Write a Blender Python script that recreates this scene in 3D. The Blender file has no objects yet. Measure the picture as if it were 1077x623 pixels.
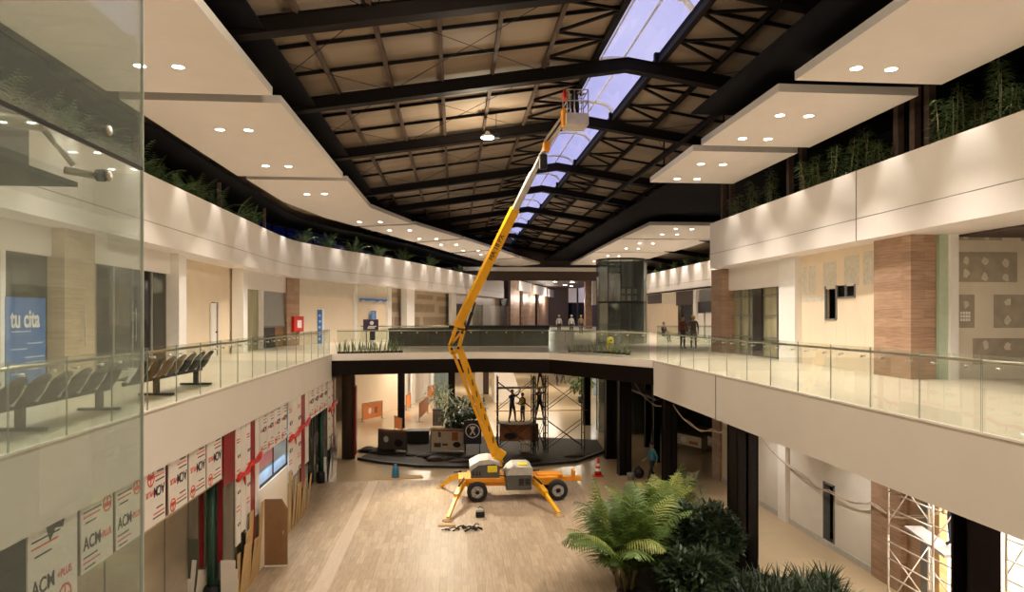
import bpy, bmesh, math, random
from mathutils import Vector, Matrix
R = random.Random(7)
PI = math.pi
SC = bpy.context.scene
COL = SC.collection
ORD = ['first','second','third','fourth','fifth','sixth','seventh','eighth','ninth','tenth','eleventh','twelfth','thirteenth','fourteenth','fifteenth','sixteenth','seventeenth','eighteenth','nineteenth','twentieth']

# ------------------------------------------------------------------ camera
FPX, EYE, TH = 720.0, 7.05, math.atan(60.5/720)
CT, ST = math.cos(TH), math.sin(TH)
cam = bpy.data.cameras.new('camera'); co = bpy.data.objects.new('camera', cam); COL.objects.link(co)
co.location = (0,0,EYE); co.rotation_euler = (PI/2,0,-TH)
cam.sensor_width = 36; cam.lens = FPX/1077*36; cam.shift_y = 21.5/1077; cam.clip_end = 500; cam.clip_start = .05
SC.camera = co
def floor_at(px, py, Z=0.0):          # the point of a horizontal level that a sight line meets (used to survey the hall)
    zc = (EYE-Z)*FPX/(py-333); xc = (px-538.5)/FPX*zc
    return (xc*CT+zc*ST, zc*CT-xc*ST)
def at(px, py, Y):                    # the point of a transverse plane Y
    t = (px-538.5)/FPX; X = Y*(ST+t*CT)/(CT-t*ST); zc = X*ST+Y*CT
    return Vector((X, Y, EYE-(py-333)*zc/FPX))
def y_on(px, X):                      # Y where a sight line meets a side wall at X
    t = (px-538.5)/FPX
    return X*(CT-t*ST)/(ST+t*CT)
def hit(px, poly):                    # where a sight line meets a plan polyline
    t = (px-538.5)/FPX; d = Vector((ST+t*CT, CT-t*ST))
    for k, (a, b) in enumerate(zip(poly, poly[1:])):
        a = Vector(a); b = Vector(b); e = b-a; um = 1 if k < len(poly)-2 else 6
        den = d.x*e.y-d.y*e.x
        if abs(den) < 1e-9: continue
        s = (a.x*e.y-a.y*e.x)/den; u = (a.x*d.y-a.y*d.x)/den
        if s > 0 and -1e-6 <= u <= um+1e-6: return a+e*u
    return None

# ------------------------------------------------------------------ materials
def new_mat(n):
    m = bpy.data.materials.new(n); m.use_nodes = True
    nt = m.node_tree; nt.nodes.clear()
    out = nt.nodes.new('ShaderNodeOutputMaterial')
    return m, nt, out
def N(nt, t, **kw):
    n = nt.nodes.new(t)
    for k, v in kw.items(): setattr(n, k, v)
    return n
def mat(n, col, rough=.6, metal=0., var=.08, scale=6., bump=0., spec=.4, sub=0., stretch=None):
    m, nt, out = new_mat(n); L = nt.links.new
    b = N(nt,'ShaderNodeBsdfPrincipled'); b.inputs['Roughness'].default_value = rough; b.inputs['Metallic'].default_value = metal
    b.inputs['Specular IOR Level'].default_value = spec
    tc = N(nt,'ShaderNodeTexCoord'); no = N(nt,'ShaderNodeTexNoise'); no.inputs['Scale'].default_value = scale; no.inputs['Detail'].default_value = 4
    src = tc.outputs['Object']
    if stretch:
        mp = N(nt,'ShaderNodeMapping'); mp.inputs['Scale'].default_value = stretch; L(src, mp.inputs['Vector']); src = mp.outputs['Vector']
    L(src, no.inputs['Vector'])
    cr = N(nt,'ShaderNodeValToRGB')
    cr.color_ramp.elements[0].position = .3; cr.color_ramp.elements[1].position = .7
    cr.color_ramp.elements[0].color = tuple(max(0,c*(1-var)) for c in col)+(1,)
    cr.color_ramp.elements[1].color = tuple(min(1,c*(1+var)) for c in col)+(1,)
    L(no.outputs['Fac'], cr.inputs['Fac']); L(cr.outputs['Color'], b.inputs['Base Color'])
    if bump:
        bp = N(nt,'ShaderNodeBump'); bp.inputs['Strength'].default_value = bump; bp.inputs['Distance'].default_value = .02
        L(no.outputs['Fac'], bp.inputs['Height']); L(bp.outputs['Normal'], b.inputs['Normal'])
    if sub:
        t = N(nt,'ShaderNodeBsdfTranslucent'); L(cr.outputs['Color'], t.inputs['Color'])
        mx = N(nt,'ShaderNodeMixShader'); mx.inputs['Fac'].default_value = sub
        L(b.outputs[0], mx.inputs[1]); L(t.outputs[0], mx.inputs[2]); L(mx.outputs[0], out.inputs['Surface'])
    else:
        L(b.outputs[0], out.inputs['Surface'])
    return m
def emit(n, col, s):
    m, nt, out = new_mat(n); e = N(nt,'ShaderNodeEmission'); e.inputs['Color'].default_value = col+(1,); e.inputs['Strength'].default_value = s
    nt.links.new(e.outputs[0], out.inputs['Surface']); return m
def glass(n, tint, refl=.08, haze=0., hazecol=(.7,.75,.7), rough=0.02, edge=.45):
    m, nt, out = new_mat(n); L = nt.links.new
    t = N(nt,'ShaderNodeBsdfTransparent'); t.inputs['Color'].default_value = tint+(1,)
    g = N(nt,'ShaderNodeBsdfGlossy'); g.inputs['Roughness'].default_value = rough
    lw = N(nt,'ShaderNodeLayerWeight'); lw.inputs['Blend'].default_value = .35
    mr = N(nt,'ShaderNodeMapRange'); mr.inputs['To Min'].default_value = refl; mr.inputs['To Max'].default_value = edge
    L(lw.outputs['Fresnel'], mr.inputs['Value'])
    mx = N(nt,'ShaderNodeMixShader'); L(mr.outputs[0], mx.inputs['Fac']); L(t.outputs[0], mx.inputs[1]); L(g.outputs[0], mx.inputs[2])
    last = mx
    if haze:
        d = N(nt,'ShaderNodeBsdfDiffuse'); d.inputs['Color'].default_value = hazecol+(1,)
        m2 = N(nt,'ShaderNodeMixShader'); m2.inputs['Fac'].default_value = haze
        L(mx.outputs[0], m2.inputs[1]); L(d.outputs[0], m2.inputs[2]); last = m2
    L(last.outputs[0], out.inputs['Surface']); return m
def tiles(n, c1, c2, mortar, w, h, axes=('X','Y'), rough=.4, gap=.004, spec=.5, grain=0., offset=.5, sq=False, bump=0.):
    m, nt, out = new_mat(n); L = nt.links.new
    b = N(nt,'ShaderNodeBsdfPrincipled'); b.inputs['Roughness'].default_value = rough; b.inputs['Specular IOR Level'].default_value = spec
    ge = N(nt,'ShaderNodeNewGeometry'); sp = N(nt,'ShaderNodeSeparateXYZ'); cb = N(nt,'ShaderNodeCombineXYZ')
    L(ge.outputs['Position'], sp.inputs[0])
    if axes[0] == 'XY':
        ad = N(nt,'ShaderNodeMath', operation='ADD'); L(sp.outputs['X'], ad.inputs[0]); L(sp.outputs['Y'], ad.inputs[1]); L(ad.outputs[0], cb.inputs['X'])
    else: L(sp.outputs[axes[0]], cb.inputs['X'])
    L(sp.outputs[axes[1]], cb.inputs['Y'])
    br = N(nt,'ShaderNodeTexBrick'); br.offset = offset
    br.inputs['Scale'].default_value = 1; br.inputs['Brick Width'].default_value = w; br.inputs['Row Height'].default_value = h
    br.inputs['Mortar Size'].default_value = gap; br.inputs['Mortar Smooth'].default_value = .2
    br.inputs['Color1'].default_value = c1+(1,); br.inputs['Color2'].default_value = c2+(1,); br.inputs['Mortar'].default_value = mortar+(1,)
    L(cb.outputs[0], br.inputs['Vector'])
    colo = br.outputs['Color']
    if grain:
        mp = N(nt,'ShaderNodeMapping'); mp.inputs['Scale'].default_value = (1.2,14,1); L(cb.outputs[0], mp.inputs['Vector'])
        no = N(nt,'ShaderNodeTexNoise'); no.inputs['Scale'].default_value = 1.6; no.inputs['Detail'].default_value = 5; L(mp.outputs[0], no.inputs['Vector'])
        mr = N(nt,'ShaderNodeMapRange'); mr.inputs['From Min'].default_value=.25; mr.inputs['From Max'].default_value=.75; mr.inputs['To Min'].default_value = 1-grain; mr.inputs['To Max'].default_value = 1+grain; L(no.outputs['Fac'], mr.inputs['Value'])
        mu = N(nt,'ShaderNodeMix', data_type='RGBA', blend_type='MULTIPLY'); mu.inputs['Factor'].default_value = 1
        L(colo, mu.inputs['A']); L(mr.outputs[0], mu.inputs['B']); colo = mu.outputs['Result']
    L(colo, b.inputs['Base Color']); L(b.outputs[0], out.inputs['Surface']); return m

M = {}
M['cream'] = mat('cream_paint', (.84,.795,.75), .55, var=.02, scale=1.5)
M['canopy'] = mat('canopy_board', (.93,.885,.85), .7, var=.015, scale=1.5)
M['canopyedge'] = mat('canopy_edge', (.60,.58,.56), .6, var=.02)
M['slab'] = mat('slab_fascia_paint', (.76,.715,.67), .6, var=.02, scale=1)
M['wallr'] = mat('ground_wall_paint', (.74,.71,.64), .6, var=.05, scale=1.2)
M['beige'] = mat('beige_board', (.82,.70,.53), .6, var=.03, scale=1)
M['drywall'] = mat('drywall_board', (.74,.68,.56), .8, var=.04, scale=2)
M['drywallshade'] = mat('shaded_drywall_board', (.46,.37,.26), .8, var=.06, scale=2)  # drywall darkened in colour for the shade in the far left openings
M['mudshade'] = mat('shaded_joint_compound', (.31,.24,.165), .85, var=.12, scale=3)  # joint compound darkened for the same shade
M['mud'] = mat('joint_compound', (.40,.35,.27), .85, var=.12, scale=3)
M['mudlight'] = mat('joint_compound_dabs', (.66,.62,.52), .85, var=.1, scale=9)
M['white'] = mat('white_paint', (.88,.86,.82), .5, var=.02)
M['greenboard'] = mat('green_drywall', (.42,.5,.38), .8, var=.05)
M['dark'] = mat('dark_brown_steel', (.007,.004,.0035), .45, .0, var=.15, spec=.12)
M['roofsteel'] = mat('roof_steel', (.006,.004,.0035), .6, .0, var=.15, spec=.12)
M['purlin'] = mat('purlin_steel', (.085,.058,.045), .7, .0, var=.15, spec=.15)
M['deck'] = mat('roof_deck', (.25,.195,.14), .7, var=.22, scale=.8, stretch=(.25,1.4,1))
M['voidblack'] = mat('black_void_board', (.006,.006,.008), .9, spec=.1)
M['deckdark'] = mat('roof_wall', (.03,.028,.03), .8)
M['black'] = mat('matte_black', (.012,.012,.013), .5)
M['blackgloss'] = mat('black_gloss', (.010,.010,.012), .12, spec=.6)
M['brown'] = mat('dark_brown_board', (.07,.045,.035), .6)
M['steel'] = mat('brushed_steel', (.62,.60,.57), .3, 1., var=.05)
M['rail'] = mat('handrail_steel', (.42,.36,.30), .3, 1., var=.05)
M['grey'] = mat('grey_metal', (.20,.20,.19), .5, .2)
M['greylight'] = mat('light_grey_cover', (.55,.54,.50), .45)
M['yellow'] = mat('lift_yellow', (.86,.43,.015), .4, var=.06, scale=4)
M['orange'] = mat('lift_orange', (.82,.32,.02), .42, var=.08, scale=4)
M['brightyellow'] = mat('bright_yellow', (.9,.72,.03), .45)
M['galv'] = mat('grey_boom_metal', (.55,.52,.47), .35, .6)
M['tyre'] = mat('tyre_rubber', (.02,.02,.02), .8)
M['rim'] = mat('grey_wheel_rim', (.42,.42,.42), .4, .3)
M['red'] = mat('red_film', (.25,.008,.015), .35)
M['redpaint'] = mat('red_paint', (.6,.03,.02), .4)
M['redink'] = mat('red_ink', (.70,.09,.06), .6)
M['blackink'] = mat('black_ink', (.03,.03,.035), .6)
M['film'] = mat('white_protective_film', (.82,.78,.74), .4, var=.04, scale=3)
M['filmgrey'] = mat('silver_panel', (.45,.45,.46), .22, .85, var=.15, scale=2, stretch=(4,4,.4))
M['mirror'] = mat('dark_mirror_panel', (.22,.27,.25), .12, .9, var=.2, scale=2, stretch=(5,5,.3))
M['cardboard'] = mat('cardboard', (.50,.33,.15), .8, var=.1)
M['plywood'] = mat('brown_plywood', (.26,.14,.065), .6, var=.08)
M['panelbeige'] = mat('satin_beige_panel', (.52,.45,.34), .25, .3, var=.12, scale=1, stretch=(1,.6,2))
M['bluewin'] = mat('backlit_blue_pane', (.50,.68,.92), .15, var=.15, scale=1.5)  # pale blue colour stands for the glow of the lit interior
M['pinkwin'] = mat('pink_pane', (.75,.35,.45), .3, var=.15, scale=2)
M['bluesign'] = mat('blue_banner', (.045,.17,.50), .4, var=.05)
M['bluepale'] = mat('pale_blue_print', (.45,.6,.8), .5)
M['ink_white'] = mat('white_ink', (.9,.9,.9), .6, var=.01)
M['orangeban'] = mat('orange_banner', (.80,.27,.08), .6, var=.08)
M['rustban'] = mat('rust_banner', (.36,.13,.06), .6, var=.15)
M['beigeban'] = mat('beige_banner', (.60,.52,.40), .6, var=.1)
M['darkban'] = mat('charcoal_banner', (.10,.09,.08), .6)
M['navy'] = mat('navy_sign', (.012,.016,.035), .4)
M['purple'] = mat('dark_purple_sign', (.05,.03,.07), .4)
M['tarp'] = mat('dark_tarp', (.022,.015,.011), .6, var=.3, scale=2, bump=.3, spec=.15)
M['soil'] = mat('soil', (.035,.022,.014), .9, var=.3, scale=10, bump=.4)
M['palm'] = mat('palm_leaf', (.10,.165,.03), .4, var=.4, scale=2.5, sub=.3)
M['palmlight'] = mat('palm_leaf_yellow', (.30,.34,.08), .45, var=.25, scale=2.5, sub=.3)
M['leafdark'] = mat('dark_leaf', (.030,.050,.020), .4, var=.4, scale=5, sub=.15)
M['leafgrey'] = mat('grey_green_leaf', (.24,.30,.19), .5, var=.25, scale=5, sub=.2)
M['leafmid'] = mat('mid_leaf', (.14,.21,.08), .45, var=.35, scale=4, sub=.25)
M['stem'] = mat('plant_stem', (.24,.20,.10), .7, var=.2)
M['trunk'] = mat('plant_trunk', (.10,.07,.045), .8, var=.2)
M['seatblack'] = mat('black_seat_shell', (.007,.007,.008), .5, spec=.2)
M['seatbrown'] = mat('brown_seat_shell', (.13,.065,.025), .4)
M['armgrey'] = mat('pale_grey_armrest', (.75,.75,.72), .5)
M['scaf'] = mat('scaffold_tube', (.05,.043,.038), .5, .5)
M['scafpale'] = mat('pale_scaffold_tube', (.62,.56,.50), .45, .4)
M['plank'] = mat('grey_plank', (.42,.40,.38), .6)
M['cable'] = mat('pale_cable', (.50,.42,.33), .6)
M['shutter'] = mat('roller_shutter_metal', (.36,.36,.34), .45, .5)
M['ledge'] = mat('ledge_dark', (.05,.045,.04), .8)
M['glassdark'] = glass('dark_shop_glass', (.45,.45,.38), .08, .25, (.10,.10,.08))
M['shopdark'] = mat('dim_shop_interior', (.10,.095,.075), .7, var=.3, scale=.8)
M['shopolive'] = mat('papered_glass', (.33,.31,.18), .5, var=.3, scale=1.2, stretch=(2,2,.3))
M['rail_glass'] = glass('railing_glass', (.92,.95,.91), .012, .015, (.8,.85,.8), edge=.16)
M['bigglass'] = glass('storefront_glass', (.86,.91,.88), .035, .11, (.68,.75,.71), edge=.20)
M['sky_pane'] = glass('skylight_pane', (.98,.98,1.0), .02, .10, (.8,.8,.9), edge=.1)
M['bluepane'] = glass('dusk_pane', (.055,.085,.19), .03, .1, (.02,.03,.06))
M['liftglass'] = glass('elevator_glass', (.80,.85,.81), .10, .12, (.55,.6,.55))
M['lamp'] = emit('lamp_lens', (1,.93,.80), 30)
M['lampbig'] = emit('high_bay_lens', (1,.90,.68), 60)
M['lampfar'] = emit('ceiling_lamp_lens', (1,.94,.84), 14)
M['wood'] = tiles('wood_plank_floor', (.445,.34,.235), (.355,.265,.178), (.25,.18,.12), 1.2, .2, ('Y','X'), .5, .004, .25, .22)
M['woodlight'] = tiles('pale_border_floor', (.50,.40,.30), (.46,.365,.27), (.45,.35,.24), 1.2, .2, ('Y','X'), .4, .004, .35, .1)
M['tile'] = tiles('polished_beige_tile', (.55,.435,.285), (.525,.415,.27), (.43,.34,.225), 1.2, 1.2, ('X','Y'), .2, .003, .5, .05, 0)
M['upfloor'] = tiles('upper_travertine_floor', (.60,.525,.42), (.545,.475,.375), (.58,.49,.36), 1.2, .3, ('X','Y'), .3, .003, .4, .10)
M['woodwall'] = tiles('wood_cladding', (.40,.265,.18), (.31,.195,.128), (.22,.13,.08), 1.3, .25, ('XY','Z'), .4, .004, .35, .28)
M['woodwallx'] = tiles('wood_cladding_front', (.39,.255,.175), (.30,.19,.125), (.22,.13,.08), 1.3, .25, ('X','Z'), .4, .004, .35, .28)
M['woodpale'] = tiles('pale_wood_cladding', (.58,.46,.31), (.50,.38,.25), (.36,.27,.17), 1.3, .25, ('Y','Z'), .4, .004, .35, .2)

# ------------------------------------------------------------------ mesh builder
class MB:
    def __init__(s): s.v = []; s.f = []; s.sm = []; s.mi = []; s.m = 0
    def add(s, vs, fs, smooth=False):
        o = len(s.v); s.v += [tuple(v) for v in vs]
        for f in fs: s.f.append(tuple(i+o for i in f)); s.sm.append(smooth); s.mi.append(s.m)
        return s
    def mat(s, i): s.m = i; return s
    def box(s, x0, x1, y0, y1, z0, z1):
        x0, x1 = sorted((x0,x1)); y0, y1 = sorted((y0,y1)); z0, z1 = sorted((z0,z1))
        vs = [(x,y,z) for z in (z0,z1) for y in (y0,y1) for x in (x0,x1)]
        return s.add(vs, [(0,2,3,1),(4,5,7,6),(0,1,5,4),(2,6,7,3),(0,4,6,2),(1,3,7,5)])
    def bbox(s, x0, x1, y0, y1, z0, z1, b=.03):     # box with chamfered edges all round
        x0, x1 = sorted((x0,x1)); y0, y1 = sorted((y0,y1)); z0, z1 = sorted((z0,z1))
        bm = bmesh.new(); bmesh.ops.create_cube(bm, size=1)
        for v in bm.verts: v.co = Vector(((x0+x1)/2+v.co.x*(x1-x0), (y0+y1)/2+v.co.y*(y1-y0), (z0+z1)/2+v.co.z*(z1-z0)))
        bmesh.ops.bevel(bm, geom=bm.edges[:], offset=b, segments=2, profile=.5, affect='EDGES')
        bm.verts.index_update()
        s.add([v.co for v in bm.verts], [[v.index for v in f.verts] for f in bm.faces]); bm.free(); return s
    def bar(s, p, q, w, h, up=(0,0,1)):
        p = Vector(p); q = Vector(q); d = (q-p).normalized(); up = Vector(up)
        if abs(d.dot(up)) > .98: up = Vector((0,1,0)) if abs(d.y) < .9 else Vector((1,0,0))
        a = d.cross(up).normalized()*w/2; b = a.cross(d).normalized()*h/2
        vs = [p-a-b, p+a-b, p+a+b, p-a+b, q-a-b, q+a-b, q+a+b, q-a+b]
        return s.add(vs, [(0,1,2,3),(7,6,5,4),(0,4,5,1),(1,5,6,2),(2,6,7,3),(3,7,4,0)])
    def tube(s, pts, r, n=8):
        pts = [Vector(p) for p in pts]; k = len(pts); rr = r if isinstance(r, (list,tuple)) else [r]*k
        vs = []; ref = None
        for i, p in enumerate(pts):
            d = (pts[min(i+1,k-1)]-pts[max(i-1,0)]).normalized()
            if ref is None: ref = Vector((0,0,1)) if abs(d.z) < .9 else Vector((1,0,0))
            a = d.cross(ref).normalized(); b = d.cross(a).normalized(); ref = a.cross(d) if False else ref
            for j in range(n): t = 2*PI*j/n; vs.append(p+(a*math.cos(t)+b*math.sin(t))*rr[i])
        fs = [(i*n+j, i*n+(j+1)%n, (i+1)*n+(j+1)%n, (i+1)*n+j) for i in range(k-1) for j in range(n)]
        s.add(vs, fs, True)
        o = len(s.v)-k*n
        for c in (tuple(range(n-1,-1,-1)), tuple(range((k-1)*n, k*n))):
            s.f.append(tuple(i+o for i in c)); s.sm.append(False); s.mi.append(s.m)
        return s
    def extr(s, poly, vec):
        n = len(poly); v = Vector(vec); P = [Vector(p) for p in poly]
        return s.add(P+[p+v for p in P], [tuple(range(n))[::-1], tuple(range(n,2*n))]+[(i,(i+1)%n,n+(i+1)%n,n+i) for i in range(n)])
    def slab(s, poly, z0, z1): return s.extr([(x,y,z0) for x,y in poly], (0,0,z1-z0))
    def wall(s, p, q, z0, z1, t):      # vertical board from p to q in plan, thickness t to the left of the direction p -> q
        p = Vector((p[0],p[1])); q = Vector((q[0],q[1])); d = (q-p).normalized(); n = Vector((-d.y,d.x))*t
        return s.slab([p, q, q+n, p+n], z0, z1)
    def quad(s, *ps): return s.add(ps, [tuple(range(len(ps)))])
    def lathe(s, c, prof, n=16, axis='Z', caps=True):
        vs = []
        for r, h in prof:
            for j in range(n):
                t = 2*PI*j/n; a, b = r*math.cos(t), r*math.sin(t)
                vs.append(Vector(c)+(Vector((a,b,h)) if axis == 'Z' else Vector((a,h,b)) if axis == 'Y' else Vector((h,a,b))))
        k = len(prof)
        s.add(vs, [(i*n+j, i*n+(j+1)%n, (i+1)*n+(j+1)%n, (i+1)*n+j) for i in range(k-1) for j in range(n)], True)
        o = len(s.v)-k*n
        if not caps: return s
        for c_ in (tuple(range(n-1,-1,-1)), tuple(range((k-1)*n, k*n))):
            s.f.append(tuple(i+o for i in c_)); s.sm.append(False); s.mi.append(s.m)
        return s
    def sph(s, c, rx, ry=None, rz=None, n=12, m=8):
        ry = ry or rx; rz = rz or rx
        prof = [(math.sin(PI*i/m), -math.cos(PI*i/m)) for i in range(m+1)]
        vs = [Vector(c)+Vector((rx*a*math.cos(2*PI*j/n), ry*a*math.sin(2*PI*j/n), rz*h)) for a, h in prof for j in range(n)]
        return s.add(vs, [(i*n+j, i*n+(j+1)%n, (i+1)*n+(j+1)%n, (i+1)*n+j) for i in range(m) for j in range(n)], True)
    def leaf(s, b, d, ln, w, droop=.3, seg=3, side=None):
        b = Vector(b); d = Vector(d).normalized(); a = side or d.cross(Vector((0,0,1)))
        if a.length < 1e-4: a = Vector((1,0,0))
        a = a.normalized(); p = b.copy(); vs = []; dd = d.copy()
        for i in range(seg+1):
            t = i/seg; ww = w*(math.sin(PI*min(.95,.18+.8*t)))*.5
            vs += [p-a*ww, p+a*ww]
            dd = (dd+Vector((0,0,-droop/seg))).normalized(); p = p+dd*(ln/seg)
        return s.add(vs, [(2*i,2*i+1,2*i+3,2*i+2) for i in range(seg)], True)
    def build(s, name, mats, parent=None):
        me = bpy.data.meshes.new(name); off = WL.get(parent.name, Vector()) if parent else Vector()
        me.from_pydata([(v[0]-off.x, v[1]-off.y, v[2]-off.z) for v in s.v], [], s.f)
        for p, a, b in zip(me.polygons, s.sm, s.mi): p.use_smooth = a; p.material_index = b
        for m in (mats if isinstance(mats, (list,tuple)) else [mats]): me.materials.append(M[m] if isinstance(m, str) else m)
        me.update()
        o = bpy.data.objects.new(name, me); COL.objects.link(o)
        if parent: o.parent = parent; WL[o.name] = off
        else: WL[o.name] = Vector()
        return o
WL = {}
def thing(name, label, cat, loc=(0,0,0), group=None):
    o = bpy.data.objects.new(name, None); COL.objects.link(o); o.location = loc; o.empty_display_size = .1
    WL[o.name] = Vector(loc); o['label'] = label; o['category'] = cat
    if group: o['group'] = group
    return o
def tag(o, label, cat, group=None, kind=None):
    o['label'] = label; o['category'] = cat
    if group: o['group'] = group
    if kind: o['kind'] = kind
    return o
STRUCT_CAT = {}
def struct(name, mb, mats, parent=None, label=None):
    o = mb.build(name, mats, parent)
    if parent is None:
        o['kind'] = 'structure'
        if label: o['label'] = label
    return o
def copy_tree(o, parent=None):
    c = o.copy(); COL.objects.link(c)
    if parent: c.parent = parent
    for ch in list(o.children): copy_tree(ch, c)
    return c
def place(proto, first, loc, rz=0., label=None, scale=None, group=None):
    o = proto if first else copy_tree(proto)
    o.location = loc; o.rotation_euler = (0,0,rz)
    if scale: o.scale = scale if isinstance(scale, tuple) else (scale,)*3
    if label: o['label'] = label
    if group: o['group'] = group
    return o
def text(name, s, size, mt, parent, org, xd, yd, depth=.004, align='LEFT', squeeze=1., bold=.012):
    cu = bpy.data.curves.new('lettering_curve', 'FONT'); cu.body = s; cu.size = size; cu.align_x = align; cu.extrude = depth/2; cu.offset = size*bold
    t = bpy.data.objects.new('lettering_source', cu); COL.objects.link(t)
    bpy.context.view_layer.update()
    me = bpy.data.meshes.new_from_object(t.evaluated_get(bpy.context.evaluated_depsgraph_get()))
    bpy.data.objects.remove(t); bpy.data.curves.remove(cu)
    xd = Vector(xd).normalized(); yd = Vector(yd).normalized(); zd = xd.cross(yd)
    off = WL.get(parent.name, Vector())
    for v in me.vertices: v.co = Vector(org)-off+xd*v.co.x*squeeze+yd*v.co.y+zd*v.co.z
    me.materials.clear(); me.materials.append(M[mt]); me.name = name
    o = bpy.data.objects.new(name, me); COL.objects.link(o); o.parent = parent; WL[o.name] = off
    return o
WARM = (1., .885, .77)
def spot(loc, target, power, angle=110, blend=.6, col=WARM, r=.05):
    l = bpy.data.lights.new('lamp', 'SPOT'); l.energy = power; l.spot_size = math.radians(angle); l.spot_blend = blend; l.color = col; l.shadow_soft_size = r
    o = bpy.data.objects.new('lamp_light', l); COL.objects.link(o); o.location = loc
    o.rotation_euler = (Vector(target)-Vector(loc)).to_track_quat('-Z','Y').to_euler(); return o
def point(loc, power, col=WARM, r=.15):
    l = bpy.data.lights.new('lamp', 'POINT'); l.energy = power; l.color = col; l.shadow_soft_size = r
    o = bpy.data.objects.new('lamp_light', l); COL.objects.link(o); o.location = loc; return o
def area(loc, target, power, sx, sy, col=WARM):
    l = bpy.data.lights.new('lamp', 'AREA'); l.energy = power; l.color = col; l.shape = 'RECTANGLE'; l.size = sx; l.size_y = sy
    o = bpy.data.objects.new('lamp_light', l); COL.objects.link(o); o.location = loc
    o.rotation_euler = (Vector(target)-Vector(loc)).to_track_quat('-Z','Y').to_euler(); return o
M['pane_edge'] = mat('pale_pane_edge', (.62,.68,.64), .2)
M['darkunit'] = mat('dark_unit_paint', (.055,.06,.058), .5)
M['smoked'] = mat('smoked_panel', (.045,.05,.04), .1)
M['darkcab'] = mat('elevator_cab', (.03,.035,.035), .25)
# ------------------------------------------------------------------ plan lines
def catmull(P, n=4):
    out = []
    P = [Vector(p) for p in P]
    for i in range(len(P)-1):
        a, b, c, d = P[max(i-1,0)], P[i], P[i+1], P[min(i+2,len(P)-1)]
        for k in range(n):
            t = k/n
            out.append(.5*((2*b)+(c-a)*t+(2*a-5*b+4*c-d)*t*t+(3*b-a-3*c+d)*t**3))
    return out+[P[-1]]
def offset(P, d):                      # d > 0: to the left of the line
    out = []
    for i, p in enumerate(P):
        t = (P[min(i+1,len(P)-1)]-P[max(i-1,0)]).normalized(); out.append(p+Vector((-t.y,t.x))*d)
    return out
F2, SOF, FTOP, CAN = 5.4, 9.2, 11.2, 12.45
FASL = [Vector((-8.88,-5))]+catmull([(-8.88,30),(-8.88,35.5),(-8.65,38.4),(-7.9,41.0),(-6.9,43.6),(-5.0,48.0),(-2.2,55.6),(1.9,68.5),(5.8,80.6)], 4)
SHOPL = offset(FASL, .82)

# ------------------------------------------------------------------ floors
struct('floor', MB().slab([(5.2,-5),(32,-5),(32,115),(-32,115),(-32,29.7),(5.2,29.7)], -.2, 0), 'tile')
struct('floor_wood', MB().slab([(-3.25,-5),(5.2,-5),(5.2,29.7),(-3.25,29.7)], -.2, 0), 'wood')
struct('floor_wood', MB().slab([(-9,-5),(-3.65,-5),(-3.65,29.7),(-9,29.7)], -.2, 0), 'wood')
struct('floor_border', MB().slab([(-3.65,-5),(-3.25,-5),(-3.25,29.7),(-3.65,29.7)], -.2, 0), 'woodlight')
def upper(name, poly, z0):
    struct(name, MB().slab(poly, F2-.06, F2), 'upfloor')
    struct('ceiling', MB().slab(poly, z0, F2-.06), 'slab')
upper('floor_upper_left', [(-22,-5),(-5.3,-5),(-5.3,30.2),(-22,30.2)], 4.3)
upper('floor_upper_right', [(7.4,-5),(32,-5),(32,25),(7.4,25)], 4.12)
upper('floor_upper_bridge', [(-22,30.2),(-5.3,30.2),(1.1,31.3),(4.25,30.4),(7.4,25),(32,25),(32,115),(-22,115)], 4.62)
# pale slab edges and the dark steel beam under the bridge
BR = [(-5.3,30.2),(1.1,31.3),(4.25,30.4),(7.4,25)]
def edge_strip(name, P, z0, z1, t, m):
    mb = MB()
    for a, b in zip(P, P[1:]): mb.wall(b, a, z0, z1, t)
    return struct(name, mb, m)
edge_strip('trim_bridge_edge', BR, 5.14, 5.43, .06, 'cream')
edge_strip('beam', BR, 4.5, 5.12, .05, 'dark')
edge_strip('trim_left_slab_edge', [(-5.3,-5),(-5.3,30.15)], 5.385, 5.42, .02, 'white')
edge_strip('trim_right_slab_edge', [(7.4,25),(7.4,-5)], 5.385, 5.42, .02, 'white')
mb = MB()
for y in (18.9,): mb.box(7.385,7.4,y-.012,y+.012,4.12,5.36)
struct('trim_right_slab_joint', mb, 'grey')

# ------------------------------------------------------------------ upper fascias and ledges
def fascia(name, P, side):
    lo, hi, se = MB(), MB(), MB()
    for a, b in zip(P, P[1:]):
        p, q = (a, b) if side > 0 else (b, a)
        hi.wall(p, q, 9.835, FTOP, .16); lo.wall(p, q, SOF, 9.815, .16)
        o = Vector(((q-p).normalized().y*-.02, (q-p).normalized().x*.02)); se.wall(p+o, q+o, 9.81, 9.84, .1)
    struct(name, hi, 'cream'); struct(name, lo, 'cream'); struct('trim_fascia_joint', se, 'grey')
fascia('wall_left_fascia', FASL, 1)
FASR = [Vector((11.4,-5)), Vector((11.4,29.8))]
fascia('wall_right_fascia', FASR, -1)
struct('wall_right_fascia', MB().box(11.56,20,29.64,29.8,SOF,FTOP), 'cream')
mb = MB()
for y in (18.6, 5.5): mb.box(11.385,11.4,y-.01,y+.01,SOF,FTOP)
struct('trim_fascia_joint', mb, 'grey')
FASF = [Vector((18.9,44)), Vector((18.9,80))]
fascia('wall_far_right_fascia', FASF, -1)
def strip(name, A, B, z0, z1, m):
    mb = MB()
    for a, b, c, d in zip(A, A[1:], B[1:], B): mb.slab([a, b, c, d], z0, z1)
    return struct(name, mb, m)
strip('ceiling_left_soffit', offset(FASL,.16), offset(FASL, 2.6), SOF+.0, SOF+.12, 'cream')
struct('ceiling_right_soffit', MB().box(11.56,24,-5,29.8,SOF,SOF+.12), 'cream')
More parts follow.
